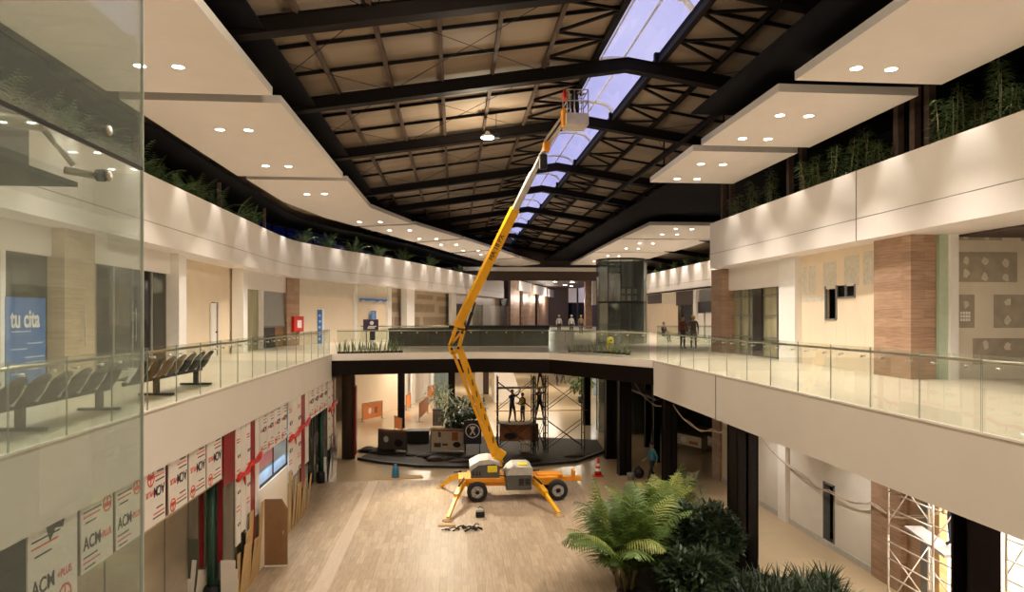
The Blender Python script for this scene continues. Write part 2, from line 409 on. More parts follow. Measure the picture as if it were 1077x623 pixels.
struct('ceiling_far_right_soffit', MB().box(18.9,24,44,80,SOF,SOF+.12), 'cream')
strip('trim_left_ledge', offset(FASL,.16), offset(FASL,2.2), 10.9, 11.02, 'ledge')
struct('trim_right_ledge', MB().box(11.56,14,-5,29.6,10.9,11.02), 'ledge')
struct('trim_far_right_ledge', MB().box(19.06,22,44,80,10.9,11.02), 'ledge')
# walls behind the ledges: a dusk-coloured glass band in dark posts on the left, dark panelling on the right
strip('wall_left_clerestory', offset(FASL,2.2)[:2], offset(FASL,2.3)[:2], 10.9, 12.9, 'voidblack')
PB = offset(FASL,2.2)[1:]; PB2 = offset(FASL,2.24)[1:]
strip('window_1', PB, PB2, 10.9, 12.3, 'bluepane')
strip('wall_left_clerestory', PB, PB2, 12.3, 13.8, 'deckdark')
mb = MB()
for i in range(0, len(PB), 2): p = PB[i]; mb.box(p.x-.05,p.x+.05,p.y-.05,p.y+.05,10.9,12.4)
struct('trim_clerestory_posts', mb, 'roofsteel')
struct('wall_right_clerestory', MB().box(14,14.1,-5,29.6,9.3,14), 'voidblack')
struct('wall_right_clerestory', MB().box(22,22.1,30,90,5.4,13), 'deckdark')

# ------------------------------------------------------------------ hanging ceiling panels
def canopy(poly, label):
    mb = MB().slab(poly, CAN, CAN+.2); mb.mi = [0]+[1]*(len(mb.mi)-1)
    o = struct('ceiling_panel', mb, ['canopy','canopyedge'], label=label); return o
g = lambda *p: [floor_at(x, y, CAN) for x, y in p]
canopy([(-8.3,-4),(-4.43,-4),(-4.43,17.15),(-8.3,17.15)], 'left ceiling panel nearest the camera')
canopy([(-8.3,17.75),(-4.38,17.75),(-4.33,27.1),(-8.3,27.1)], 'second ceiling panel on the left')
canopy([(-8.15,27.7),(-4.25,27.7),(-4.15,34.5),(-2.5,40.1),(-5.9,41.6),(-7.0,38.4),(-8.05,33.0)], 'bent ceiling panel on the left')
canopy([(-5.7,42.0),(-2.3,40.6),(.5,47.5),(-2.95,50.1)], 'fourth ceiling panel on the left')
canopy([(-2.75,50.6),(.65,48.0),(3.3,55.1),(-.3,58.2)], 'fifth ceiling panel on the left')
canopy([(-.1,58.8),(3.5,55.6),(5.9,62.6),(2.4,65.9)], 'sixth ceiling panel on the left')
canopy([(2.6,66.4),(6.1,63.1),(8.8,70.2),(5.6,75.4)], 'last ceiling panel on the left')
canopy([(7.75,-4),(11.3,-4),(11.3,15.05),(7.75,15.05)], 'right ceiling panel nearest the camera')
canopy([(7.75,15.85),(11.3,15.85),(11.3,21.0),(7.75,21.0)], 'second ceiling panel on the right')
canopy([(7.75,21.75),(11.3,21.75),(11.3,27.0),(7.85,27.0)], 'third ceiling panel on the right')
canopy([(11.5,39.6),(18.2,39.6),(18.2,46.5),(11.5,46.5)], 'far ceiling panel on the right, nearest of its row')
canopy([(11.5,47.0),(18.2,47.0),(18.2,56.5),(11.7,56.5)], 'far ceiling panel on the right, middle of its row')
canopy([(11.7,57.0),(18.2,57.0),(18.2,71),(12.1,71)], 'far ceiling panel on the right, last of its row')
# end bulkhead across the hall, with the ceiling of the passage behind it
struct('beam', MB().box(-2,19,72.6,73.2,11.9,12.3), 'cream')
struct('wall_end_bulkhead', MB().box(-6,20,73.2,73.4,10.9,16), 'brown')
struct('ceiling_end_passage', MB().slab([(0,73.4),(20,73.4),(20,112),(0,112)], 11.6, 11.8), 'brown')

# ------------------------------------------------------------------ roof
RX, RZ, SL = 5.1, 14.85, .155
def rz(x): return RZ-SL*abs(x-RX)
Y0, Y1 = -6, 84
for nm, xa, xb in (('roof_left', -9.0, RX-.95), ('roof_right', RX+.95, 22.2)):
    struct(nm, MB().extr([(xa,Y0,rz(xa)),(xb,Y0,rz(xb)),(xb,Y0,rz(xb)+.12),(xa,Y0,rz(xa)+.12)], (0,Y1-Y0,0)), 'deck')
TY = [8.5, 14.75, 20.0, 26.0, 33.9, 39.8, 47.5, 55.6, 63, 71]
for k, y in enumerate(TY):
    mb = MB()
    for s in (-1, 1):
        pts = []
        for x in (RX, RX+s*(11.0 if s < 0 else 16)):
            pts.append((x, rz(x)))
        (xa, za), (xb, zb) = pts
        mb.extr([(xa,y-.1,za-.48),(xb,y-.1,zb-.48),(xb,y-.1,zb-.16),(xa,y-.1,za-.16)], (0,.2,0))
        mb.extr([(xa,y-.17,za-.50),(xb,y-.17,zb-.50),(xb,y-.17,zb-.48),(xa,y-.17,za-.48)], (0,.34,0))
        mb.extr([(xa,y-.17,za-.16),(xb,y-.17,zb-.16),(xb,y-.17,zb-.14),(xa,y-.17,za-.14)], (0,.34,0))
    struct('beam_roof_rafter', mb, 'roofsteel')
PX = [RX-s for s in (1.0,2.5,4.0,5.45,6.9,8.4,9.9,11.3)]+[RX+s for s in (1.0,2.5,4.0,5.45,6.9,8.4,9.9)]
for x in PX:
    w = .16 if abs(abs(x-RX)-1) < .01 else .10
    struct('beam_purlin', MB().box(x-w/2,x+w/2,Y0,Y1,rz(x)-.16,rz(x)-.005), 'roofsteel' if w > .12 or x > RX+2 else 'purlin')
# thin sag bars across the bays, and diagonal tie rods
for a, b in zip(TY, TY[1:]):
    mb = MB()
    for t in (.33, .67):
        y = a+(b-a)*t
        for s in (-1, 1):
            xa, xb = RX+s*1.0, RX+s*(11.3 if s < 0 else 9.9)
            mb.bar((xa,y,rz(xa)-.06), (xb,y,rz(xb)-.06), .05, .09)
    struct('trim_sag_bars', mb, 'roofsteel')
    mb = MB()
    for s in (-1, 1):
        for x0, x1 in ((2.5,6.9),(6.9,11)):
            p, q = RX+s*x0, RX+s*x1
            mb.bar((p,a,rz(p)-.2),(q,b,rz(q)-.2),.012,.012); mb.bar((q,a,rz(q)-.2),(p,b,rz(p)-.2),.012,.012)
        n = 3
        for i in range(n):
            ya, yb = a+(b-a)*i/n, a+(b-a)*(i+1)/n; ym = (ya+yb)/2
            p, q = RX+s*1.0, RX+s*2.5
            mb.bar((p,ya,rz(p)-.12),(q,ym,rz(q)-.12),.07,.07); mb.bar((q,ym,rz(q)-.12),(p,yb,rz(p)-.12),.07,.07)
    struct('trim_roof_bracing', mb, 'roofsteel')
# skylight along the ridge: curbs, posts, white arched ribs and panes
for s in (-1, 1):
    x = RX+s*.98
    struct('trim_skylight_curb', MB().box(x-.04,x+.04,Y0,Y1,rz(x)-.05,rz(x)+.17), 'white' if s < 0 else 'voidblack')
def arc(x): return RZ-.15+.16+.40*math.sqrt(max(0,1-((x-RX)/.98)**2))
AX = [RX-.98+.98*2*i/8 for i in range(9)]
k = 0
yy = Y0+1.0
while yy < Y1-1:
    mb = MB()
    for a, b in zip(AX, AX[1:]): mb.bar((a,yy,arc(a)),(b,yy,arc(b)),.20,.06)
    struct('trim_skylight_rib', mb, 'white')
    yy += 4.4
for i in (1, 2, 5):
    struct('trim_skylight_bar', MB().bar((AX[i],Y0,arc(AX[i])),(AX[i],Y1,arc(AX[i])),.05,.05), 'white')
mb = MB()
for a, b in zip(AX, AX[1:]): mb.quad((a,Y0,arc(a)+.04),(b,Y0,arc(b)+.04),(b,Y1,arc(b)+.04),(a,Y1,arc(a)+.04))
struct('window_2', mb, 'sky_pane', label='translucent skylight panes along the ridge')
for y in TY[1:]:
    for s in (-1, 1):
        x = RX+s*.92
        struct('trim_skylight_post', MB().box(x-.08,x+.08,y-.08,y+.08,rz(x)-.3,rz(x)+.20), 'roofsteel')
strip('ceiling_shade_board', offset(FASL,-2.5), offset(FASL,-4.95), 13.02, 13.06, 'voidblack')  # black boards added under the roof to stand for its shade
strip('ceiling_shade_board', offset(FASL,-.42), offset(FASL,2.25), 12.36, 12.4, 'voidblack')
struct('ceiling_shade_board', MB().box(7.0,14,-5,19.8,13.05,13.1), 'voidblack'); struct('ceiling_shade_board', MB().box(9.6,22,19,84,13.05,13.1), 'voidblack')
# hanger rods of the ceiling panels
for (x, ys) in ((-4.9,(2,8.5,14.75,20,26,33.9)), (8.2,(8.5,14.75,20,26)), (10.9,(8.5,14.75,20,26)), (12.3,(39.8,47.5,55.6,63))):
    for y in ys:
        struct('trim_hanger_rod', MB().tube([(x,y+.3,CAN+.2),(x,y+.3,rz(x)-.1)], .03, 6), 'roofsteel')
for x, ya, yb in ((8.2,8.5,39.8),(9.6,14.75,33.9)):
    struct('trim_hanger_rail', MB().bar((x,ya,13.35),(x,yb,13.35),.12,.12), 'roofsteel')
# posts standing on the ledges
for (x, y) in ((12.0,17.62),(12.0,16.95),(12.15,16.6),(12.0,23.64),(12.25,23.2),(12.0,29.74),(12.2,29.3)):
    struct('column_ledge_post', MB().box(x-.09,x+.09,y-.1,y+.1,11.0,13.9), 'purlin')
for y in (20.9, 28.0, 34.5): struct('column_ledge_post', MB().box(-9.35,-9.23,y-.06,y+.06,11.0,12.9), 'purlin')

# ------------------------------------------------------------------ enclosing walls (out of view, they close the hall)
struct('wall_back', MB().box(-32,32,-5.2,-5,0,16), 'drywall')
struct('wall_end', MB().box(-32,32,112,112.2,0,16), 'drywall')
struct('wall_left_outer', MB().box(-22,-21.8,-5,112,0,16), 'drywall')
struct('wall_right_outer', MB().box(31.8,32,-5,112,0,16), 'drywall')

# ------------------------------------------------------------------ left shops, upper level
def lw(px0, px1, z0, z1, m, off=0., t=.12, name='wall_left_shop', label=None, mats=None):
    P = offset(FASL, .82+off); a = hit(px0, P); b = hit(px1, P)
    return struct(name, MB().wall(a, b, z0, z1, t), m, label=label), a, b
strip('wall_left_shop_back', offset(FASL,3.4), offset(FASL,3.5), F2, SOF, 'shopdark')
lw(-60,2,F2,8.5,'glassdark',.1,.03,'window_3'); lw(-60,68,8.5,SOF,'cream')
lw(1,6,F2,8.5,'white',-.02,.1,'trim_left_mullion')
lw(6,68,F2,8.5,'glassdark',.1,.03,'window_4')
lw(68,100,F2,SOF,'woodpale',-.3,.42,'column_wood_clad')
lw(100,180,8.5,SOF,'cream'); lw(100,180,F2,8.5,'glassdark',.12,.03,'window_5')
for px in (101,120,140,160,179): lw(px-.8,px+.8,F2,8.5,'grey',.08,.06,'trim_left_mullion')
lw(188.3,196,F2,SOF,'white',-.3,.5,'column_pier'); lw(256,260.5,F2,SOF,'white',-.3,.5,'column_pier')
lw(196,222,F2,SOF,'beige',.3); lw(229.5,256,F2,SOF,'beige',.3); lw(222,229.5,7.65,SOF,'beige',.3)
lw(180,188.5,F2,SOF,'cream',.1)
lw(260,302,8.35,SOF,'cream'); lw(260,274,F2,8.35,'shopolive',.1,.05,'window_6')
lw(274,277.5,F2,8.35,'white',-.02,.12,'trim_left_mullion')
lw(302,315,F2,SOF,'woodwall',-.12,.4,'column_wood_clad')
lw(315,373,F2,8.25,'beige'); lw(315,373,8.25,SOF,'drywall',-.02)
lw(373,376,F2,SOF,'white',-.1,.4,'column_pier')
lw(376,408,F2,8.2,'beige',.1); lw(376,408,8.2,SOF,'drywall',.05)
lw(408,412,F2,SOF,'white',-.05,.2,'column_pier')
lw(428,436,F2,SOF,'white',-.25,.5,'column_pier'); lw(475,480,F2,SOF,'white',-.1,.3,'column_pier')
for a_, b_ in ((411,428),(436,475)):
    o, a, b = lw(a_, b_, F2, SOF, 'drywallshade', .5, .1)
    d = b-a; n = Vector((d.y,-d.x)).normalized()*.006; mb = MB()
    for (u0,u1,z0,z1) in ((.05,.45,8.5,8.9),(.55,.95,8.45,8.85),(.0,.5,7.4,8.1),(.62,.98,7.3,8.0),(.2,.85,6.3,7.0),(.0,.12,6.2,7.0)):
        p, q = a+d*u0, a+d*u1
        mb.quad((p.x+n.x,p.y+n.y,z0),(q.x+n.x,q.y+n.y,z0),(q.x+n.x,q.y+n.y,z1),(p.x+n.x,p.y+n.y,z1))
    struct('wall_left_joint_compound', mb, 'mudshade')
lw(480,536,8.3,SOF,'woodpale'); lw(480,491,F2,8.2,'glassdark',.1,.03,'window_7'); lw(491,497,F2,8.3,'white',0,.1,'trim_left_mullion')
lw(497,508,F2,8.2,'shopolive',.1,.03,'window_8'); lw(508,536,F2,8.3,'cream'); lw(526,536,8.35,9.15,'black',-.05,.04,'trim_left_black_panel')
# far passage: wood-clad piers, pale header panels and dark windows
PASS = [Vector((6.2,80.0)), Vector((15.2,108))]
def pier(px0, px1, z1, m, off, name, z0=F2, t=.3):
    P = offset(PASS, off); a = hit(px0, P); b = hit(px1, P)
    struct(name, MB().wall(a, b, z0, z1, t), m)
for a, b in ((537,546.5),(550,563),(567,577),(583,588),(590,597)): pier(a,b,11.6,'woodwallx',0,'column_wood_clad')
for a, b in ((546.5,550),(563,567),(577,583),(588,590)): pier(a,b,10.0,'glassdark',.5,'window_9',t=.05)
for a, b, z in ((546,559,11.5),(563,575,11.4),(578,593,11.3)): pier(a,b,z,'cream',-.3,'wall_end_header',z-1.2)
for px0, px1 in ((598,606.5),(608.5,615)):
    p = at(px0,330,109); q = at(px1,330,109)
    struct('wall_end_header', MB().box(p.x,q.x,109,109.2,9.3,11.6), 'cream')
    struct('window_10', MB().box(p.x,q.x,109.1,109.15,F2,9.2), 'bluepane')
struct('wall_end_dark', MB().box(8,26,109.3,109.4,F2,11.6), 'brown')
p = at(615.5,330,88); q = at(623,330,88); struct('column_wood_clad', MB().box(p.x,q.x,88,88.8,F2,11.6), 'woodwallx')
p = at(623,330,80); q = at(636,330,80); struct('wall_end_header', MB().box(p.x,q.x,80,80.3,8.4,11.4), 'cream')
# ------------------------------------------------------------------ far right shops
struct('wall_far_right_shop', MB().box(19.6,19.75,44,80,F2,SOF), 'beige')
def fr(px0, px1, z0, z1, m, x=19.4, t=.12, name='wall_far_right_shop'):
    a, b = y_on(px0,x), y_on(px1,x); struct(name, MB().box(x,x+t,a,b,z0,z1), m)
fr(681,695,8.3,SOF,'brown'); fr(696,711,8.2,SOF,'drywall'); fr(711,729,8.0,SOF,'brown'); fr(713,728,F2,8.0,'glassdark',19.3,.05,'window_11')
fr(730,750,8.2,SOF,'grey'); fr(732,749,7.3,8.2,'black',19.3); fr(733,740,F2,7.3,'white',19.3); fr(742,749,F2,7.4,'white',19.3)
fr(729,731.5,F2,SOF,'white',19.1,.3,'column_pier')
# ------------------------------------------------------------------ right shops, upper level
def rw(px0, px1, z0, z1, m, x=12.3, t=.14, name='wall_right_shop'):
    a, b = y_on(px0,x), y_on(px1,x); return struct(name, MB().box(x,x+t,a,b,z0,z1), m)
struct('column_wood_clad', MB().box(12.0,12.9,29.9,31.2,F2,SOF), 'woodwall')
struct('wall_right_shop', MB().box(12.9,20,29.9,30.1,F2,SOF), 'beige')
rw(764,819,8.2,SOF,'cream')
rw(766,819,F2,8.2,'shopolive',12.55,.06,'window_12'); mb = MB()
for px in (766.5,779,788,792,801,818): y = y_on(px,12.5); mb.box(12.46,12.54,y-.03,y+.03,F2,8.2)
for z in (5.45,6.2,7.1,7.9): mb.box(12.46,12.54,y_on(766.5,12.5),y_on(818,12.5),z-.025,z+.025)
struct('trim_right_shop_frame', mb, 'grey')
rw(792,801,F2,8.15,'blackgloss',12.44,.03,'door_1')
rw(819,836,F2,SOF,'white',12.05,.4,'column_pier')
rw(829,868,F2,SOF,'beige'); rw(868,880,F2,6.95,'beige'); rw(868,880,8.05,SOF,'beige'); rw(880,900,F2,7.65,'beige'); rw(880,900,8.05,SOF,'beige'); rw(900,922,F2,SOF,'beige')
rw(866,902,F2,SOF,'black',12.75,.05,'wall_right_shop_back')
mb = MB()
for px0, px1, z0, z1 in ((838,842,7.85,8.75),(844,849,7.8,8.8),(850,858,7.8,8.8),(866,880,7.95,8.85),(888,904,8.0,8.95),(908,921,8.0,9.0)):
    mb.quad((12.293,y_on(px0,12.3),z0),(12.293,y_on(px1,12.3),z0),(12.293,y_on(px1,12.3),z1),(12.293,y_on(px0,12.3),z1))
mb.quad((12.294,y_on(837,12.3),7.55),(12.294,y_on(868,12.3),7.55),(12.294,y_on(868,12.3),7.75),(12.294,y_on(837,12.3),7.75))
struct('wall_right_joint_compound', mb, 'mudlight')
mb = MB()
for px in (852,868,880,890,910): y = y_on(px,12.3); mb.quad((12.29,y-.012,F2),(12.29,y+.012,F2),(12.29,y+.012,6.9),(12.29,y-.012,6.9))
struct('trim_right_board_joints', mb, 'mudlight')
mb = MB(); y0, y1, y2 = y_on(868,12.3), y_on(880,12.3), y_on(900,12.3)
for a, b, c, d in ((y0,y0-.06,6.95,8.05),(y1+.03,y1-.03,6.95,8.05),(y2,y2+.06,7.65,8.05)): mb.box(12.27,12.33,a,b,c,d)
mb.box(12.27,12.33,y1,y0,6.92,6.98); mb.box(12.27,12.33,y2,y1,7.62,7.68); ym=(y1+y2)/2; mb.box(12.27,12.33,ym-.03,ym+.03,7.65,8.05)
struct('trim_right_opening_frame', mb, 'grey')
y = (y_on(919,11.9), y_on(958,11.9))
mb = MB().box(11.9,12.6,y[1],y[0],F2,SOF)
struct('column_wood_clad', mb, 'woodwall')
yb = y[1]
struct('column_pier', MB().box(12.62,12.86,yb-.1,yb+.3,F2,SOF), 'greenboard')
struct('column_pier', MB().box(12.86,13.08,yb-.2,yb+.3,F2,SOF), 'white')
struct('wall_right_open_shop_side', MB().box(13.05,22,yb+.0,yb+.15,F2,SOF), 'drywall')
mb = MB(); yq = yb-.006
for px0, px1, y0_, y1_ in ((1003,1054,241,253),(1074,1110,240,254),(1006,1070,265,297),(999,1025,310,345),(1045,1100,310,345),(998,1004,355,380),(1023,1100,356,383)):
    a, b = at(px0,y0_,yq), at(px1,y1_,yq); mb.quad((a.x,yq,b.z),(b.x,yq,b.z),(b.x,yq,a.z),(a.x,yq,a.z))
mb.mat(1); yq = yb-.012
for px, py in ((1016,274),(1036,275),(1058,277),(1016,288),(1036,291),(1058,292),(1016,320),(1060,318),(1060,337),(1037,363),(1060,365),(1016,248),(1038,249)):
    c = at(px,py,yq); mb.quad(*[(c.x+.09*math.cos(t)*R.uniform(.7,1.3),yq,c.z+.11*math.sin(t)*R.uniform(.7,1.3)) for t in [2*PI*i/10 for i in range(10)]])
struct('wall_right_joint_compound', mb, ['mud','mudlight'])
mb = MB(); a = at(1010,327,yb-.014); b = at(1021,338,yb-.014)
for i in range(4):
    for j in range(3):
        x0 = a.x+(b.x-a.x)*i/4; z0 = b.z+(a.z-b.z)*j/3; mb.quad((x0,a.y,z0),(x0+.06,a.y,z0),(x0+.06,a.y,z0+.07),(x0,a.y,z0+.07))
struct('trim_wall_vent', mb, 'white')
struct('ceiling_open_shop', MB().box(13.2,22,-5,yb,SOF-.06,SOF-.01), 'brown')
struct('wall_right_shop_back', MB().box(23.8,24,-5,30,F2,SOF), 'drywall')

# ------------------------------------------------------------------ ground level, right side
def gw(px0, px1, z0, z1, m, x=11.4, t=.15, name='wall_right_ground'):
    a, b = y_on(px0,x), y_on(px1,x); return struct(name, MB().box(x,x+t,a,b,z0,z1), m)
gw(757,866,0,4.1,'wallr'); gw(878,916,0,4.1,'wallr'); gw(866,878,1.95,4.1,'wallr')
gw(749,757,0,4.1,'woodwall',11.3,.4,'column_wood_clad')
gw(818,826,0,4.1,'white',11.25,.3,'column_pier')
gw(916,947,0,4.1,'woodwall',11.32,.4,'column_wood_clad'); gw(757,916,0,.18,'greylight',11.37,.03,'baseboard_right')
mb = MB(); ya, yb_ = y_on(866,11.4), y_on(878,11.4)
mb.box(11.38,11.58,ya-.06,ya,0,1.95); mb.box(11.38,11.58,yb_,yb_+.06,0,1.95); mb.box(11.38,11.58,yb_,ya,1.89,1.95)
d = struct('door_2', mb, 'grey'); MB().box(11.9,11.95,yb_-.6,ya+.6,0,2.9).build('door_opening', 'blackgloss', d)
gw(947,968,0,4.1,'woodwallx',11.5,.3,'column_wood_clad'); gw(968,975,0,4.1,'grey',11.45,.2,'trim_shop_jamb'); gw(975,979,0,4.1,'white',11.5,.2,'column_pier'); gw(979,988,0,4.1,'cardboard',11.55,.2,'column_wood_clad')
struct('wall_bright_shop_back', MB().box(14.2,14.4,4,18.3,0,4.1), 'white'); struct('wall_bright_shop_side', MB().box(11.7,14.2,17.4,17.55,0,4.1), 'white')
struct('wall_right_ground', MB().box(11.4,11.55,-5,9.5,0,4.1), 'wallr')
# dim recess beyond the wall
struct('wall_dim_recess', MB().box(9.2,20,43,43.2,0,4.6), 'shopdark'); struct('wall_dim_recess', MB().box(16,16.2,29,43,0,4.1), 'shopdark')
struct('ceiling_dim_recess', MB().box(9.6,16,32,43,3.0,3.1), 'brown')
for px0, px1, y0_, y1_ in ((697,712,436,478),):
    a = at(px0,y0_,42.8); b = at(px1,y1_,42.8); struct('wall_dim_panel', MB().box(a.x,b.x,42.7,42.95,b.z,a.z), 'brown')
# steel columns
def column(px, py, w, d, z1, ribs=True):
    x, y = floor_at(px, py); mb = MB().box(x-w/2,x+w/2,y-d/2,y-d/2+.03,0,z1).box(x-w/2,x+w/2,y+d/2-.03,y+d/2,0,z1).box(x-.03,x+.03,y-d/2,y+d/2,0,z1).box(x-w/2+.02,x-w/2+.05,y-d/2,y+d/2,0,z1).box(x+w/2-.05,x+w/2-.02,y-d/2,y+d/2,0,z1)
    mb.box(x-w/2-.03,x+w/2+.03,y-d/2-.03,y+d/2+.03,0,.03)
    return struct('column', mb, 'dark')
column(781,606,.62,.6,4.12); column(704,514,.5,.5,4.12); column(656.5,499,.55,.5,4.62); column(642,482,.52,.5,4.62); column(617,447,.45,.45,4.62)
column(422,450,.42,.42,4.62); column(475,432,.5,.5,4.62)
struct('column', MB().box(7.78,8.28,9.75,9.8,0,4.12).box(7.78,8.28,10.1,10.15,0,4.12).box(8.0,8.06,9.8,10.1,0,4.12), 'dark')
for px, b, z in ((690,486,4.6),(681,470,4.6)): column(px,b,.3,.3,z)
# far ground walls and doors
def gl(A, B, z0, z1, m, t=.15, name='wall_far_ground'): return struct(name, MB().wall(A, B, z0, z1, t), m)
LA, LB, LC = floor_at(366,444), floor_at(421,429), floor_at(457,412)
gl(LA, LB, 0, 4.6, 'beige'); gl(LB, LC, 0, 4.6, 'cream')
a = floor_at(433,426); b = floor_at(437,424); gl(a, b, 0, 4.6, 'white', .1, 'column_pier')
gl(floor_at(456,414), floor_at(474,414), 0, 4.6, 'liftglass', .1, 'window_13'); gl(floor_at(455,412), floor_at(476,412), 0, 4.6, 'bluepale', .1)
# slanted cream stair soffit and far piers
p = [at(x,y,56) for x,y in ((520,386),(538,386),(552,428),(520,428))]
struct('wall_stair_soffit', MB().extr(p, (0,4,0)), 'cream')
for px0, px1, yy_, m in ((500,508,62,'white'),(508,514,62,'brown'),(628,632,45,'liftglass'),(624,640,60,'bluepale')):
    a = at(px0,400,yy_); b = at(px1,400,yy_); struct('wall_far_ground', MB().box(a.x,b.x,yy_,yy_+.3,0,4.6), m)
struct('wall_far_ground', MB().box(-12,20,92,92.3,0,4.6), 'drywall')
# ================================================================== left ground shopfront
XA = -5.37
M['glassedge'] = mat('glass_edge', (.22,.26,.22), .3)
struct('wall_left_ground', MB().box(-6.55,-6.5,0,17.35,0,4.3).box(-6.5,XA-.03,0,17.4,3.25,3.3), 'panelbeige')
mb = MB()
for y in (10.4,11.9,13.35,14.8,16.0): mb.box(-6.5,-6.485,y-.012,y+.012,0,3.25)
struct('trim_left_board_joints', mb, 'grey')
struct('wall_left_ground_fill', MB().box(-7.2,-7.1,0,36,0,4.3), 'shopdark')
def cladding(y0, y1, z0, z1, label, style=0, flip=False, group='film-covered cladding panels under the left balcony'):
    o = thing('cladding_panel', label, 'panel', (XA,(y0+y1)/2,z0), group)
    w, h = y1-y0, z1-z0
    mb = MB().bbox(XA-.025,XA,y0,y1,z0,z1,.004); mb.build('panel_sheet','film',o)
    xd, yd = ((0,-1,0),(0,0,-1)) if flip else ((0,1,0),(0,0,1))
    def pos(u, v):   # u along the text direction, v up the text
        if flip: u, v = 1-u, 1-v
        return Vector((XA+.004, y0+w*u, z0+h*v))
    text('black_lettering','ACM',min(.28,w*.29),'blackink',o,pos(.06,.33),xd,yd,squeeze=.85,bold=.02)
    text('red_lettering','+PLUS',min(.15,w*.165),'redink',o,pos(.56,.36),xd,yd,squeeze=.85)
    if style == 0:
        c = pos(.80,.86); r = min(.12,w*.13)
    else:
        c = pos(.72,.14); r = min(.15,w*.15)
    ring = MB()
    pts = [c+Vector((0,r*math.cos(2*PI*i/20),r*math.sin(2*PI*i/20))) for i in range(21)]
    for a, b in zip(pts, pts[1:]): ring.bar(a,b,.004,r*.22,up=(c-a))
    for t in (90,210,330):
        t = math.radians(t+(180 if flip else 0)); ring.bar(c,c+Vector((0,r*.8*math.cos(t),r*.8*math.sin(t))),.004,r*.2,up=(1,0,0)) if False else ring.box(c.x-.002,c.x+.002,c.y+min(0,r*.75*math.cos(t))-.012,c.y+max(0,r*.75*math.cos(t))+.012,c.z+min(0,r*.75*math.sin(t))-.012,c.z+max(0,r*.75*math.sin(t))+.012)
    ring.build('round_logo','redink',o)
    for rows in (((.06,.62,.88,0),(.06,.58,.81,1),(.12,.45,.72,0)),((.06,.5,.22,0),(.06,.58,.14,1),(.10,.42,.06,0))):
        pr = MB()
        for u0,u1,v,m in rows:
            a, b = pos(u0,v), pos(u1,v); pr.mat(m); pr.box(XA-.001,XA+.002,min(a.y,b.y),max(a.y,b.y),a.z-.012,a.z+.012)
        pr.build('printed_lettering',['blackink','redink'],o)
    return o
PAN = [(9.13,10.27,3.02,1,False),(10.37,11.29,3.30,0,False),(11.39,12.28,3.30,0,False),(12.40,13.26,3.30,1,True),(13.42,14.32,3.30,0,True),(14.42,15.33,3.30,0,True),(15.43,16.36,3.30,0,True)]
PL = ['white film panel with black letters nearest the camera, torn at its top edge','second film-covered panel under the left balcony, with red ring logo at top','third film-covered panel, last one seen behind the glass partition','film-covered panel with upside-down print, first beyond the glass partition','film-covered panel with upside-down print, second beyond the glass partition','film-covered panel with upside-down print, third beyond the glass partition','film-covered panel with upside-down print beside the red film strip']
for (a,b,z,st,fl), l in zip(PAN,PL): cladding(a,b,z,4.30,l,st,fl)
mb = MB()
for a, b in zip(PAN, PAN[1:]): mb.box(XA-.05,XA-.03,a[1]-.03,b[0]+.03,3.3,4.3)
M['gapred'] = mat('dark_gap_film', (.06,.012,.014), .5)
struct('trim_panel_gaps', mb, 'gapred')
struct('trim_torn_film', MB().extr([(XA+.003,9.5,4.29),(XA+.003,9.95,4.29),(XA+.003,9.9,4.16),(XA+.003,9.72,4.20),(XA+.003,9.6,4.05)],(.004,0,0)), 'black')
